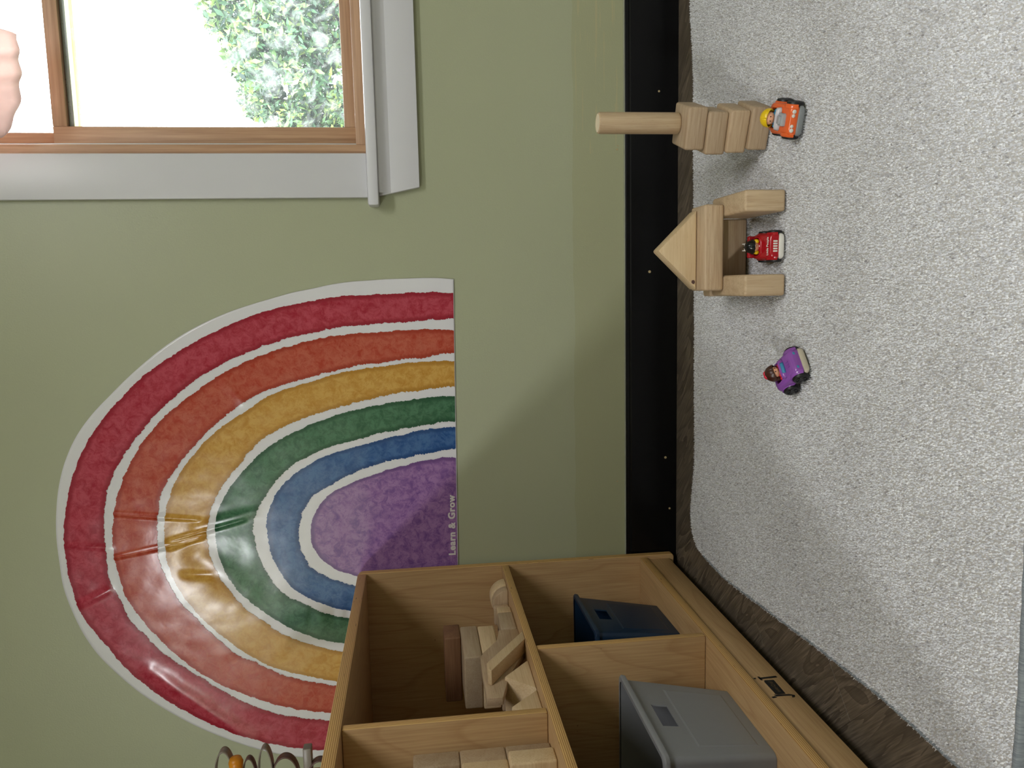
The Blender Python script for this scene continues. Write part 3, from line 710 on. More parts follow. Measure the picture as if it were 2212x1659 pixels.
# ------------------------------------------------------------------ toy shelf unit
XS, XB = -0.657, -1.060        # front and back planes
SY0, SY1 = -0.022, -1.36       # wall end, near end
def board(name, b, thick_axis, grain, parent, bev=.0025):
    o = box(name, b, None, parent, bev, 2)
    me = o.data; me.materials.append(M['ply_'+grain]); me.materials.append(M['edge_'+thick_axis])
    ax = 'xyz'.index(thick_axis)
    for p in me.polygons: p.material_index = 0 if abs(p.normal[ax]) > 0.9 else 1
    return o
def shelf():
    e = empty('toy_shelf', (XS, SY0, 0)); tag(e, 'birch plywood toy shelf with open compartments beside the wall', 'shelf')
    def bd(name, b, ta, gr, bev=.0025):
        o = board(name, b, ta, gr, e, bev); o.location = o.location-Vector((XS, SY0, 0)); return o
    # end panels with rounded top front corner
    def end_panel(y0, y1):
        r = .012; zt = .7755; zb = .014
        poly = [(XB, zb), (XS-r*.6, zb)]+[(XS-r*.6+r*.6*math.sin(a), zb+r*.6-r*.6*math.cos(a)) for a in (R(30), R(60), R(90))]
        poly += [(XS-r+r*math.cos(a), zt-r+r*math.sin(a)) for a in [R(90*k/5) for k in range(6)]]+[(XB, zt)]
        yc = (y0+y1)/2
        me = prism_me('end_panel', [(p[0]-XS, p[1]) for p in poly], 'y', y0-yc, y1-yc, .0012, 1)
        me.materials.append(M['ply_z']); me.materials.append(M['edge_y'])
        for p in me.polygons: p.material_index = 0 if abs(p.normal.y) > .9 else 1
        o = link('end_panel', me, None, e, (0, yc-SY0, 0), 40)
    end_panel(SY0-.018, SY0); end_panel(SY1, SY1+.018)
    ya, yb = SY0-.0185, SY1+.0185
    bd('top_board', (XB+.01, XS-.0005, yb, ya, .7550, .7752), 'z', 'y')
    bd('middle_shelf', (XB+.01, XS-.001, yb, ya, .4215, .4378), 'z', 'y')
    bd('bottom_shelf', (XB+.01, XS-.004, yb, ya, .0815, .0995), 'z', 'y')
    bd('kick_board', (XS-.026, XS-.010, yb, ya, .026, .0812), 'x', 'y', .0012)
    bd('back_panel', (XB, XB+.0095, yb, ya, .026, .7750), 'x', 'y', .001)
    bd('divider', (XB+.0105, XS-.004, -.6895, -.6735, .4383, .7545), 'y', 'z')
    bd('divider', (XB+.0105, XS-.004, -.4765, -.4590, .1000, .4210), 'y', 'z')
    bd('divider', (XB+.0105, XS-.004, -.9180, -.9005, .1000, .4210), 'y', 'z')
    for yy in (SY0-.009, SY1+.009):
        for xx in (XS-.06, XB+.06):
            me = lathe_me('foot', [(0, 0), (.012, 0), (.013, .003), (.010, .014), (0, .014)], 16)
            link('foot', me, M['foot'], e, (xx-XS, yy-SY0, 0.0), 40)
    # maker's mark on the kick board: a banner between a tall J and a tall t
    kx = XS-.0098
    mk = empty('maker_mark', (kx-XS, -.664-SY0, .0545)); mk.parent = e; mk.scale = (1, 1.08, 1.12)
    def flat(name, polyYZ, m, dx):
        me = prism_me(name, polyYZ, 'x', 0, dx)
        return link(name, me, m, mk)
    flat('banner', [(-.021, -.0075), (.020, -.0085), (.0215, .0055), (.0175, .0075), (-.016, .0070), (-.0195, .0075), (-.0215, .004)], M['ink'], .0004)
    flat('letter_stroke', [(-.0265, .0085), (-.0215, .0105), (-.0222, .0055), (-.0235, -.0125), (-.0275, -.0190), (-.0325, -.0165), (-.0330, -.0125), (-.0300, -.0130), (-.0278, -.0145), (-.0268, -.0060)], M['ink'], .0004)
    flat('letter_stroke', [(-.0305, .0155), (-.0268, .0165), (-.0255, .0105), (-.0290, .0090)], M['ink'], .0004)
    flat('letter_stroke', [(.0262, .0100), (.0300, .0115), (.0318, -.0170), (.0272, -.0175), (.0264, -.0060)], M['ink'], .0004)
    flat('letter_stroke', [(.0225, .0075), (.0340, .0085), (.0335, .0115), (.0228, .0105)], M['ink'], .0004)
    flat('letter_stroke', [(.0275, .0160), (.0312, .0150), (.0305, .0190), (.0282, .0195)], M['ink'], .0004)
    me = text_me('banner_letters', 'onti-Craf', .0082, .0, 1.05)
    for v in me.vertices: v.co = Vector((.0007, v.co.x, v.co.y-.0031))
    link('banner_letters', me, M['tan_ink'], mk)
shelf()

# ------------------------------------------------------------------ storage bins
def bin_(loc, w_top, w_bot, h, depth, mat, label, rz=0):
    """open tapered tub: front wall towards +x with a handle slot"""
    e = empty('storage_bin', loc, rz); tag(e, label, 'bin', 'storage bins in the bottom row')
    fx_b, fx_t = -.026, 0.0     # front wall leans out towards the rim
    def q(y, z, x_b, x_t, t): return None
    t = .0028
    # body: four walls + floor, built as an inner and outer loop
    bm = bmesh.new()
    def ring(k, z, ins):
        wy = (w_bot+(w_top-w_bot)*k)/2-ins; xf = fx_b+(fx_t-fx_b)*k-ins; xb = -depth+.02*(1-k)+ins
        r = .010-ins*.3; pts = []
        for (cx, cy, a0) in ((xf-r, wy-r, 0), (xb+r, wy-r, 90), (xb+r, -wy+r, 180), (xf-r, -wy+r, 270)):
            for s in range(5): a = R(a0+22.5*s); pts.append((cx+r*math.cos(a), cy+r*math.sin(a), z))
        return pts
    # front wall is skipped between slot limits: make levels and remove slot faces
    zs = [0, .004, .06, h*.78-.014, h*.78+.013, h-.002, h]
    loops = []
    def add(ins, zoff=0):
        L = []
        for z in zs:
            zz = max(z, zoff); L.append([bm.verts.new(p) for p in ring(zz/h, zz, ins)])
        return L
    O = add(0); I = add(t, .003)
    n = len(O[0])
    def bridge(a, b, flip=False, skip=()):
        for i in range(n):
            if i in skip: continue
            j = (i+1) % n
            f = (a[i], a[j], b[j], b[i])
            bm.faces.new(f if not flip else f[::-1])
    # the front wall edge is between the last point of the 270 corner and the first of the 0 corner -> index n-1
    for k in range(len(zs)-1):
        slot = (k == 3)
        bridge(O[k], O[k+1], False, (n-1,) if slot else ())
        bridge(I[k], I[k+1], True, (n-1,) if slot else ())
    def slot_faces(L0, L1, flip):
        a, b, c, d = L0[n-1], L0[0], L1[0], L1[n-1]     # bottom near, bottom far, top far, top near
        def lerp(p, q_, s): return bm.verts.new(p.co.lerp(q_.co, s))
        s0, s1 = .36, .66
        b0, b1 = lerp(a, b, s0), lerp(a, b, s1); t0, t1 = lerp(d, c, s0), lerp(d, c, s1)
        for f in ((a, b0, t0, d), (b1, b, c, t1)): bm.faces.new(f if not flip else f[::-1])
        return b0, b1, t1, t0
    so = slot_faces(O[3], O[4], False); si = slot_faces(I[3], I[4], True)
    for i in range(4): bm.faces.new((so[i], so[(i+1) % 4], si[(i+1) % 4], si[i]))
    bm.faces.new(O[0][::-1]); bm.faces.new(I[0])
    bridge(O[-1], I[-1])
    bmesh.ops.remove_doubles(bm, verts=bm.verts, dist=1e-6)
    link('tub', from_bm(bm, 'tub'), mat, e, (0, 0, 0), 40)
    # rolled rim round the top
    bm = bmesh.new()
    secs = [(.0000, h-.008), (.0050, h-.007), (.0062, h-.001), (.0040, h+.002), (-.0030, h+.002)]
    loops = [[bm.verts.new(p[:2]+(z,)) for p in ring(1, z, -ins)] for ins, z in secs]
    for A, B in zip(loops, loops[1:]): bridge(A, B)
    link('rim', from_bm(bm, 'rim'), mat, e, (0, 0, 0), 50)
    # shallow raised panel on the front
    bm = bmesh.new()
    def fp(y, z): k = z/h; return Vector((fx_b+(fx_t-fx_b)*k+.0008, y*(w_bot+(w_top-w_bot)*k)/2, z))
    A = [fp(-.72, .020), fp(.72, .020), fp(.72, h*.63), fp(-.72, h*.63)]
    B = [p+Vector((-.0012, 0, 0)) for p in (fp(-.76, .016), fp(.76, .016), fp(.76, h*.66), fp(-.76, h*.66))]
    va = [bm.verts.new(p) for p in A]; vb = [bm.verts.new(p) for p in B]
    bm.faces.new(va)
    for i in range(4): bm.faces.new((vb[i], vb[(i+1) % 4], va[(i+1) % 4], va[i]))
    link('front_panel', from_bm(bm, 'front_panel'), mat, e)
    return e
bin_((-.690, -.671, .1000), .246, .200, .184, .300, M['grey_bin'], 'pale grey plastic storage bin with slot handle in the shelf')
bin_((-.699, -.252, .1000), .212, .172, .184, .290, M['navy_bin'], 'dark navy plastic storage bin in the shelf corner by the wall', R(2))

# ------------------------------------------------------------------ wooden blocks on the shelf
def block(b, mat, label, group, rz=0.0, bev=.0035, name='wooden_block'):
    o = box(name, b, mat, None, bev, 3); o.rotation_euler = (0, 0, rz); return tag(o, label, 'block', group)
def pblock(poly, axis, a0, a1, mat, label, group, bev=.003, name='wooden_block'):
    c = [sum(q[0] for q in poly)/len(poly), min(q[1] for q in poly)]; am = (a0+a1)/2
    me = prism_me(name, [(q[0]-c[0], q[1]-c[1]) for q in poly], axis, a0-am, a1-am, bev, 2)
    loc = {'x': (am, c[0], c[1]), 'y': (c[0], am, c[1]), 'z': (c[0], c[1], am)}[axis]
    return tag(link(name, me, mat, None, loc, 40), label, 'block', group)
GS = 'blocks in the upper shelf compartment'
zs = .4380
def half(cx, cz, r, n=16): return [(cx+r*math.cos(math.pi*i/n), cz+r*math.sin(math.pi*i/n)) for i in range(n+1)]
pblock(half(-.705, zs, .0365), 'y', -.137, -.098, M['maple_x'], 'half-round wooden block against the shelf end panel', GS, .0025, 'half_round_block')
pblock(half(-.705, zs, .0345), 'y', -.166, -.1385, M['beech_x'], 'smaller half-round wooden block in front of another half-round', GS, .0025, 'half_round_block')
block((-.742, -.700, -.185, -.1685, zs, .4715), M['beech_x'], 'thin upright wooden block in front of the half-round blocks', GS)
block((-.729, -.690, -.2385, -.206, zs, .4690), M['maple_y'], 'short square-ended block behind the grey-topped block on the shelf', GS)
block((-.729, -.688, -.320, -.2395, zs, .4705), M['grey_beech_y'], 'low block with worn grey side at the shelf front', GS)
cur = [(-.324, zs), (-.324, .4770), (-.340, .4790), (-.368, .4850), (-.394, .5010), (-.418, .5170), (-.435, .5230), (-.490, .5245), (-.584, .5245), (-.584, .4970), (-.520, .4800), (-.450, .4500), (-.425, zs)]
pblock(cur, 'x', -.7030, -.6885, M['beech_y'], 'curved buttress block with a sweeping concave edge', GS, .0015, 'curved_block')
block((-.820, -.7705, -.402, -.262, zs, .4805), M['beech_y'], 'bottom block of the small stack, mostly hidden by the curved block', GS)
block((-.812, -.705, -.4025, -.2625, .4810, .5158), M['maple_y'], 'pale grained block in the middle of the small stack', GS)
block((-.810, -.704, -.4000, -.2600, .5163, .5515), M['grey_beech_y'], 'grey weathered block near the top of the small stack', GS)
block((-.848, -.709, -.3000, -.2350, .5520, .5860), M['red_block'], 'dark reddish brown block lying on top of the stack', GS)
pl_ = [(-.398, zs), (-.508, .5135), (-.517, .5185), (-.538, .5185), (-.544, .5120), (-.432, zs)]
pblock(pl_, 'x', -.6880, -.6600, M['maple_y'], 'flat wooden plank leaning at a slant between the blocks', GS, .0015, 'leaning_plank')
pblock([(-.470, zs), (-.527, .4885), (-.5755, zs)], 'x', -.760, -.682, M['maple_y'], 'triangular prism block at the shelf front, farther of the two', GS, .003, 'triangle_block')
pblock([(-.578, zs), (-.628, .4890), (-.6705, zs)], 'x', -.755, -.682, M['maple_y'], 'triangular prism block beside the upright divider', GS, .003, 'triangle_block')
block((-.800, -.7655, -.665, -.590, zs, .4930), M['beech_x'], 'small block tucked behind the triangular blocks', GS)
GL = 'blocks stacked in the near upper compartment'
for i, z in enumerate((zs, zs+.0703, zs+.1406)):
    nm = ('bottom', 'middle', 'top')[i]
    block((-.845, -.703, -.7365, -.7005, z, z+.0700), M[('grey_beech_x', 'beech_x', 'grey_beech_x')[i]], nm+' block of the stack standing against the divider', GL)
block((-.842, -.688, -.7725, -.7372, zs, zs+.0695), M['maple_x'], 'pale block in the front row at the bottom of the near stack', GL)
block((-.842, -.700, -.7725, -.7372, zs+.070, zs+.139), M['maple_x'], 'pale block in the front row on top of another pale block', GL)

# ------------------------------------------------------------------ block tower on the rug
C = .0122
GT = 'blocks of the tower on the rug'
ang = R(-19)
for i, (cx, cy, dz, m, lb, a) in enumerate((
        (.2683, -.4850, 0, 'grey_beech_x', 'square block at the very bottom of the tower behind the orange car', -21),
        (.2650, -.4775, 1, 'beech_x', 'warm brown square block, second from the bottom of the tower', -22),
        (.2620, -.4700, 2, 'grey_beech_x', 'grey-brown square block sticking out left, third up the tower', -19),
        (.2700, -.4680, 3, 'grey_beech_x', 'square block at the top of the tower under the round post', -19))):
    z = C+dz*.0352
    bm = bmesh.new(); box_bm(bm, -.0355, .0355, -.0365, .0365, 0, .0350, .0042, 3)
    o = link('square_block', from_bm(bm, 'square_block'), M[m], None, (cx, cy, z), 35); o.rotation_euler = (0, 0, R(a)); tag(o, lb, 'block', GT)
me = lathe_me('round_post', [(0, 0), (.0160, 0), (.0178, .0018), (.0182, .004), (.0182, .140), (.0174, .1432), (.0155, .1445), (.0154, .1446), (0, .1446)], 40)
me.materials.append(M['beech_z']); me.materials.append(M['lit_end_grain'])
for p_ in me.polygons: p_.material_index = 1 if p_.normal.z > .95 else 0
o = link('round_post', me, None, None, (.2755, -.4615, C+4*.0352), 40); tag(o, 'round wooden dowel post standing on top of the tower', 'block', GT)
mk = bmesh.new()
# ------------------------------------------------------------------ block house
GH = 'blocks of the small house on the rug'
block((.1125, .1478, -.5820, -.4405, C, C+.0700), M['beech_z'], 'right wall block of the small block house', GH, bev=.0045)
block((-.0250, .0107, -.5865, -.4405, C, C+.0700), M['beech_z'], 'left wall block of the small block house', GH, bev=.0045)
block((-.0265, .1130, -.4330, -.3975, C, C+.0700), M['beech_x'], 'back wall block in the shade inside the block house', GH, bev=.004)
block((-.0155, .1335, -.4985, -.4285, C+.0705, C+.1055), M['beech_x'], 'long flat lintel block across the top of the block house', GH, bev=.0050)
pblock([(-.0140, C+.1060), (.1270, C+.1060), (.0565, C+.1775)], 'y', -.4620, -.4265, M['maple_x'], 'triangular roof block on top of the block house', GH, .0035, 'roof_block')
kn = prism_me('knot', [(-.0600, .0050), (-.0560, .0032), (-.0525, .0050), (-.0530, .0090), (-.0565, .0100), (-.0590, .0080)], 'y', -.0181, -.0178)
link('knot', kn, M['brown_loop'], bpy.data.objects['roof_block'])

# ------------------------------------------------------------------ toy cars
def loft_me(name, secs, n=36, p=4.0):
    """secs: (y, half width, z0, z1)"""
    bm = bmesh.new(); rings = []
    for (y, hw, z0, z1) in secs:
        zc, hz = (z0+z1)/2, (z1-z0)/2; ring = []
        for i in range(n):
            a = 2*math.pi*i/n; c, s = math.cos(a), math.sin(a)
            ring.append(bm.verts.new((hw*math.copysign(abs(c)**(2/p), c), y, zc+hz*math.copysign(abs(s)**(2/p), s))))
        rings.append(ring)
    for A, B in zip(rings, rings[1:]):
        for i in range(n): bm.faces.new((A[i], A[(i+1) % n], B[(i+1) % n], B[i]))
    bm.faces.new(rings[0]); bm.faces.new(rings[-1][::-1])
    return from_bm(bm, name)
def cut(me, cutters):
    o = bpy.data.objects.new('body_tmp', me); col.objects.link(o); cs = []
    for c in cutters:
        k = bpy.data.objects.new('cut_tmp', c); col.objects.link(k); cs.append(k)
        md = o.modifiers.new('b', 'BOOLEAN'); md.object = k; md.operation = 'DIFFERENCE'; md.solver = 'EXACT'
    dg = bpy.context.evaluated_depsgraph_get(); dg.update()
    r = bpy.data.meshes.new_from_object(o.evaluated_get(dg))
    for k in cs+[o]: bpy.data.objects.remove(k)
    return r
mm = .001
def toy_car(loc, rz, label, body, bumper, style):
    e = empty('toy_car', loc, rz); tag(e, label, 'toy car', 'small toy cars on the rug')
    S = lambda L: [tuple(v*mm for v in s) for s in L]
    hi = {'sport': 0, 'truck': 3, 'round': 1}[style]
    sec = S([(-33.5, 17.5, 10, 22), (-32.5, 20.5, 8, 24.5+hi*.5), (-28, 22.3, 7, 26+hi), (-18, 23, 7, 28+hi), (-8, 23.3, 7, 30+hi), (2, 23.3, 7, 32+hi), (14, 23, 7, 33+hi), (24, 22, 7, 32+hi), (29, 20, 8, 29+hi), (31, 16.5, 10, 25)])
    bd = loft_me('body', sec, 40, 4.2)
    cuts = []
    bm = bmesh.new(); box_bm(bm, -.0155, .0155, -.0070, .0185, .016, .060, .005, 3); cuts.append(from_bm(bm, 'c'))
    for sx in (-1, 1):
        for yy in (-19, 17):
            cyl = lathe_me('c', [(0, 0), (.0132, 0), (.0132, .012), (0, .012)], 28)
            cyl.transform(Matrix.Translation((sx*.0180 if sx > 0 else -.030, yy*mm, .0115)) @ Matrix.Rotation(R(90), 4, 'Y')); cuts.append(cyl)
    bd = cut(bd, cuts); bd.materials.clear()
    link('body', bd, M[body], e, (0, 0, 0), 50)
    # bumper wraps the front bottom
    bp = loft_me('bumper', S([(-35.8, 17.0, 3.5, 10.5), (-35.0, 20.5, 2.5, 12), (-31, 22.8, 2.5, 12.2), (-30, 22.8, 3, 12)]), 32, 5)
    link('bumper', bp, M[bumper], e, (0, 0, 0), 50)
    # chassis between the wheels
    bm = bmesh.new(); box_bm(bm, -.017, .017, -.030, .029, .003, .010, .001, 1); link('chassis', from_bm(bm, 'chassis'), M[bumper if style != 'sport' else 'tyre'], e)
    # wheels with hubs
    for sx in (-1, 1):
        for yy in (-19, 17):
            pr = [(0, 0), (.0110, 0), (.0121, .0010), (.0126, .0025), (.0126, .0070), (.0117, .0085), (.0090, .0092), (.0080, .0080), (.0040, .0078), (.0030, .0090), (0, .0092)]
            w = link('wheel', lathe_me('wheel', pr, 28), M['tyre'], e, (sx*.0192, yy*mm, .0126), 40)
            w.rotation_euler = (0, R(90)*sx, 0)
            bm = bmesh.new()
            for k in range(5):
                a = 2*math.pi*k/5; c, s = math.cos(a), math.sin(a); q = []
                for (u, v) in ((.002, -.0012), (.0078, -.0014), (.0078, .0014), (.002, .0012)): q.append((u*c-v*s, u*s+v*c))
                lo = [bm.verts.new((p[0], p[1], .0078)) for p in q]; hi2 = [bm.verts.new((p[0], p[1], .0088)) for p in q]
                bm.faces.new(hi2)
                for i in range(4): bm.faces.new((lo[i], lo[(i+1) % 4], hi2[(i+1) % 4], hi2[i]))
            link('hub_spokes', from_bm(bm, 'hub_spokes'), M['tyre'], w)
    # fenders: a rounded lip above each wheel
    for sx in (-1, 1):
        for yy in (-19, 17):
            P = []
            for i in range(15):
                a = R(10+160*i/14); P.append([(sx*(.0215+dx), yy*mm+math.cos(a)*(.0136+dr), .0115+math.sin(a)*(.0136+dr)) for dx, dr in ((-.003, 0), (.0022, 0), (.0030, .0010), (.0015, .0024), (-.003, .0028))])
            link('fender', grid_me('fender', P), M[body], e, (0, 0, 0), 50)
    # cockpit lip
    P = []
    for i in range(41):
        a = 2*math.pi*i/40; c, s = math.cos(a), math.sin(a)
        rx, ry = 16.2, 13.4
        x = rx*math.copysign(abs(c)**.6, c); y = 5.7+ry*math.copysign(abs(s)**.6, s)
        z = 29.6+hi+2.6*min(1, max(0, (y+12)/24))
        P.append([((x+dx*c)*mm, (y+dx*s)*mm, (z+dz)*mm) for dx, dz in ((-1.2, -2), (-1.4, .6), (0, 1.8), (1.6, 1.2), (2.4, -1.2))])
    link('cockpit_lip', grid_me('cockpit_lip', P), M[body], e, (0, 0, 0), 60)
    # driver
    hair = {'sport': 'yellow_hair', 'truck': 'black_plastic', 'round': 'brown_hair'}[style]
    shirt = {'sport': 'blue_shirt', 'truck': 'redcar', 'round': 'red_shirt'}[style]
    tor = lathe_me('driver', [(0, .014), (.0115, .014), (.0125, .022), (.0115, .031), (.0075, .0365), (.005, .038), (0, .038)], 24)
    d = link('driver', tor, M[shirt], e, (0, .004, 0), 60)
    hz = .0415
    hd = lathe_me('head', [(.0098*math.sin(R(a)), -.0098*math.cos(R(a))) for a in range(0, 181, 12)], 28)
    link('head', hd, M['skin'], d, (0, -.0005, hz), 60)
    for sx in (-1, 1):
        el = lathe_me('eye', [(0, .0010), (.0006, .0009), (.0009, .0004), (.0010, 0)], 10)
        ey = link('eye', el, M['black_plastic'], d, (sx*.0032, -.0005-.0092, hz+.0015), 60); ey.rotation_euler = (R(88), 0, R(-18)*-sx)
    no = lathe_me('nose', [(.0014*math.sin(R(a)), -.0014*math.cos(R(a))) for a in range(0, 181, 20)], 12)
    link('nose', no, M['skin'], d, (0, -.0103, hz-.0012), 60)
    ar = lathe_me('arm', [(.0036*math.sin(R(a)), -.0050*math.cos(R(a))) for a in range(0, 181, 15)], 14)
    for sx in (-1, 1):
        a = link('arm', ar.copy() if sx > 0 else ar, None if sx > 0 else M[shirt], d, (sx*.0118, -.003, .030), 60)
        if sx > 0 and not a.data.materials: a.data.materials.append(M[shirt])
        a.rotation_euler = (R(-25), R(20)*-sx, 0)
    def hair_shell(rx, ry, rz_, front, z_off, wav=0.0, name='hair', mat=hair):
        """shell over the back and top of the head, open towards the face"""
        P = []
        for i in range(33):
            az = R(-180+360*i/32); row = []
            face = max(0, -math.cos(az))       # 1 towards -y
            lim = 128-front*face**.7
            for j in range(15):
                po = R(lim*j/14)
                rr = 1+wav*math.sin(az*9)*math.sin(po)
                row.append((rx*math.sin(po)*math.sin(az)*rr, ry*math.sin(po)*math.cos(az)*rr, rz_*math.cos(po)))
            P.append(row)
        o = link(name, grid_me(name, P), M[mat], d, (0, .0003, hz+z_off), 60)
        md = o.modifiers.new('thick', 'SOLIDIFY'); md.thickness = .0012; md.offset = -1
        return o
    if style == 'sport':
        hair_shell(.0132, .0118, .0116, 74, .0008, .04)
        # hood scoop engine, windshield, lamps
        bm = bmesh.new(); box_bm(bm, -.0090, .0090, -.0245, -.0105, .024, .0335, .0016, 2); en = link('engine', from_bm(bm, 'engine'), M['silver'], e, (0, 0, 0), 35)
        bm = bmesh.new(); box_bm(bm, -.0060, .0060, -.0225, -.0130, .0330, .0368, .0010, 2); link('air_intake', from_bm(bm, 'air_intake'), M['silver'], en, (0, 0, 0), 35)
        for k in range(5):
            bm = bmesh.new(); box_bm(bm, .0084, .0100, -.0235+k*.0025, -.0222+k*.0025, .027, .0335, .0003, 1); link('fin', from_bm(bm, 'fin'), M['silver'], en)
        lampz = [(-14.0, 19.0, 3.2), (-7.8, 19.4, 2.7), (7.8, 19.4, 2.7), (14.0, 19.0, 3.2)]
        for (x, z, r) in lampz:
            l = link('headlight', lathe_me('headlight', [(0, .0009), (r*.8*mm, .0008), (r*mm, 0)], 20), M['white_plastic'], e, (x*mm, -.0337, z*mm), 60); l.rotation_euler = (R(84), 0, 0)
    if style == 'truck':
        # helmet, side hair, grille, ladder
        hel = hair_shell(.0112, .0112, .0135, 44, .0022, 0, 'helmet', 'black_plastic')
        br = lathe_me('helmet_brim', [(.0095, .0010), (.0136, -.0006), (.0140, -.0012), (.0134, -.0016), (.0095, 0)], 28); link('helmet_brim', br, M['black_plastic'], d, (0, 0, hz+.0042), 50)
        bm = bmesh.new(); box_bm(bm, -.0007, .0007, -.0105, .009, .0, .0025, .0005, 1); link('helmet_ridge', from_bm(bm, 'helmet_ridge'), M['black_plastic'], d, (0, 0, hz+.0142))
        for sx in (-1, 1):
            h = lathe_me('hair', [(.0042*math.sin(R(a)), -.0052*math.cos(R(a))) for a in range(0, 181, 15)], 14); link('hair', h, M['yellow_hair'], d, (sx*.0098, -.0035, hz-.0035), 60)
        for k in range(5):
            o = box('grille_bar', ((-8.8+k*4.4-1.5)*mm, (-8.8+k*4.4+1.5)*mm, -.0340, -.0326, .0140, .0222), M['white_plastic'], e, .0006)
        me = text_me('hood_lettering', 'Little People', .0064, .0001, 1.0)
        for v in me.vertices: v.co = Vector((v.co.x, -.0305+v.co.y*.8, .0300+v.co.y*.42))
        link('hood_lettering', me, M['white_plastic'], e)
        la = empty('ladder', (0, .022, .036)); la.parent = e
        for sx in (-1, 1):
            bm = bmesh.new(); box_bm(bm, sx*.0060-.0012, sx*.0060+.0012, -.004, .012, .0, .0145, .001, 2); link('rail', from_bm(bm, 'rail'), M['white_plastic'], la, (0, 0, 0), 40)
        for zz in (.003, .008, .0125):
            bm = bmesh.new(); box_bm(bm, -.0055, .0055, .0005, .0028, zz, zz+.002, .0004, 1); link('rung', from_bm(bm, 'rung'), M['white_plastic'], la)
        for sx in (-1, 1):
            bm = bmesh.new(); box_bm(bm, min(sx*.0085, sx*.0200), max(sx*.0085, sx*.0200), .0195, .0285, .030, .0440, .0025, 3); link('rear_box', from_bm(bm, 'rear_box'), M[body], e, (0, 0, 0), 40)
    if style == 'round':
        hair_shell(.0122, .0122, .0118, 62, .0010, .05)
        bo = lathe_me('hair_bow', [(.0044*math.sin(R(a)), -.0030*math.cos(R(a))) for a in range(0, 181, 15)], 16)
        for sx in (-1, 1):
            b = link('hair_bow', bo.copy() if sx > 0 else bo, None if sx > 0 else M['red_shirt'], d, (sx*.0032, .0062, hz+.0112), 60)
            if sx > 0 and not b.data.materials: b.data.materials.append(M['red_shirt'])
            b.rotation_euler = (R(-35), R(30)*sx, 0)
        for sx in (-1, 1):
            h = lathe_me('hair', [(.0040*math.sin(R(a)), -.0080*math.cos(R(a))) for a in range(0, 181, 15)], 14); link('hair', h, M['brown_hair'], d, (sx*.0098, .0005, hz-.0050), 60)
        for sx in (-1, 1):
            o = box('headlight', (sx*.0125-.0024, sx*.0125+.0024, -.0338, -.0324, .0175, .0215), M['teal'], e, .0005)
        for k in range(3):
            o = box('hood_vent', (-.0062+k*.0045, -.0040+k*.0045, -.0245, -.0165, .0280, .0294), M[body], e, .0007)
    if style in ('sport', 'round'):
        P = []
        for i in range(17):
            s = -1+2*i/16; row = []
            for t in (0, .5, 1):
                row.append((s*.0170*(1-.10*t), -.0088+.0045*t-.0035*math.sqrt(1-min(1, abs(s))**2.5)*(1-t*.2), .0285+.0085*t*(1-.35*abs(s)**4)))
            P.append(row)
        o = link('windshield', grid_me('windshield', P), M['pale_screen' if style == 'sport' else body], e, (0, 0, 0), 60)
        md = o.modifiers.new('thick', 'SOLIDIFY'); md.thickness = .0018
        if style == 'round':
            P2 = [[(q[0]*.78, q[1]-.0022, q[2]) for q in (Vector(r[0]).lerp(Vector(r[2]), .22), Vector(r[0]).lerp(Vector(r[2]), .78))] for r in P[2:15]]
            o = link('windshield_stripe', grid_me('windshield_stripe', P2), M['teal'], e, (0, 0, 0), 60)
            md = o.modifiers.new('thick', 'SOLIDIFY'); md.thickness = .0008
    if style == 'truck': e.scale = (.92, .95, .92)
    return e
toy_car((.2545, -.6055, .0120), R(-19), 'orange toy car with a yellow-haired driver in front of the tower', 'orange', 'grey_bumper', 'sport')
toy_car((.0570, -.5500, .0120), R(-1), 'red toy fire truck with a helmeted driver parked in the block house', 'redcar', 'white_plastic', 'truck')
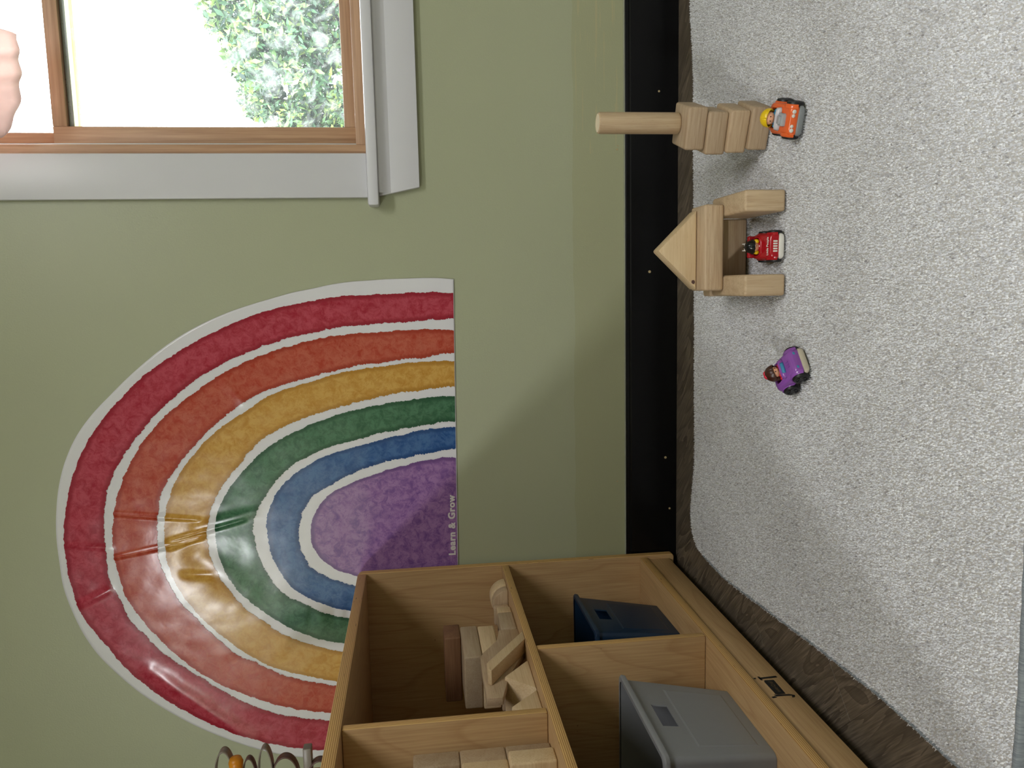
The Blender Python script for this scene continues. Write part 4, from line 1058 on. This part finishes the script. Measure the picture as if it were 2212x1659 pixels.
toy_car((-.1450, -.6400, .0120), R(39), 'purple toy car with a brown-haired driver alone on the rug', 'purple', 'beige_bumper', 'round')

# ------------------------------------------------------------------ toy rack on top of the shelf
def toy_rack():
    bx, by = -.930, -.40
    e = empty('toy_rack', (bx, by, .7757)); tag(e, 'toy rack with curved grey bands and amber knobs on top of the shelf', 'toy rack')
    box('base', (-.11, .012, -.07, .07, 0, .014), M['beech_x'], e, .004)
    box('board', (-.012, 0, -.05, .05, .0142, .290), M['beech_z'], e, .004)
    def band(z, reach, rz_, w, m, y=0.0, lb=None):
        """U-shaped strap standing out from the board"""
        P = []
        for i in range(25):
            a = math.pi*(i/24-.5)
            P.append([(reach*math.cos(a)**.8, y+s*w/2, rz_*math.sin(a)) for s in (-1, -.5, 0, .5, 1)])
        o = link('curved_band', grid_me('curved_band', P), M[m], e, (.0008, 0, z-.7757), 60)
        md = o.modifiers.new('thick', 'SOLIDIFY'); md.thickness = .0022; md.offset = 0
        if lb: o['label'] = lb
    band(1.0085, .0745, .0180, .020, 'grey_loop', .012, 'grey curved band at the top')
    band(.9630, .0560, .0130, .014, 'brown_loop', .010, 'small brown curved band')
    band(.9330, .0755, .0140, .018, 'grey_loop', .010, 'long grey curved band')
    band(.8960, .0555, .0250, .018, 'brown_loop', .006, 'wide brown curved band')
    band(.8300, .0520, .0240, .018, 'brown_loop', -.010, 'lowest brown curved band')
    box('flat_strip', (.0005, .0760, -.012, .008, .0690, .0845), M['grey_loop'], e, .002)
    me = lathe_me('knob', [(0, .0005), (.0100, .0005), (.0112, .020), (.0100, .032), (.0125, .048), (.0135, .056), (.0105, .0640), (0, .0660)], 18)
    o = link('knob', me, M['amber'], e, (0, 0, .2090), 60); o.rotation_euler = (0, R(90), 0)
    me = lathe_me('knob', [(0, .0005), (.0060, .0005), (.0075, .016), (.0070, .036), (.0045, .0420), (0, .0440)], 16)
    o = link('knob', me, M['amber'], e, (0, -.034, .0560), 60); o.rotation_euler = (0, R(90), 0)
toy_rack()
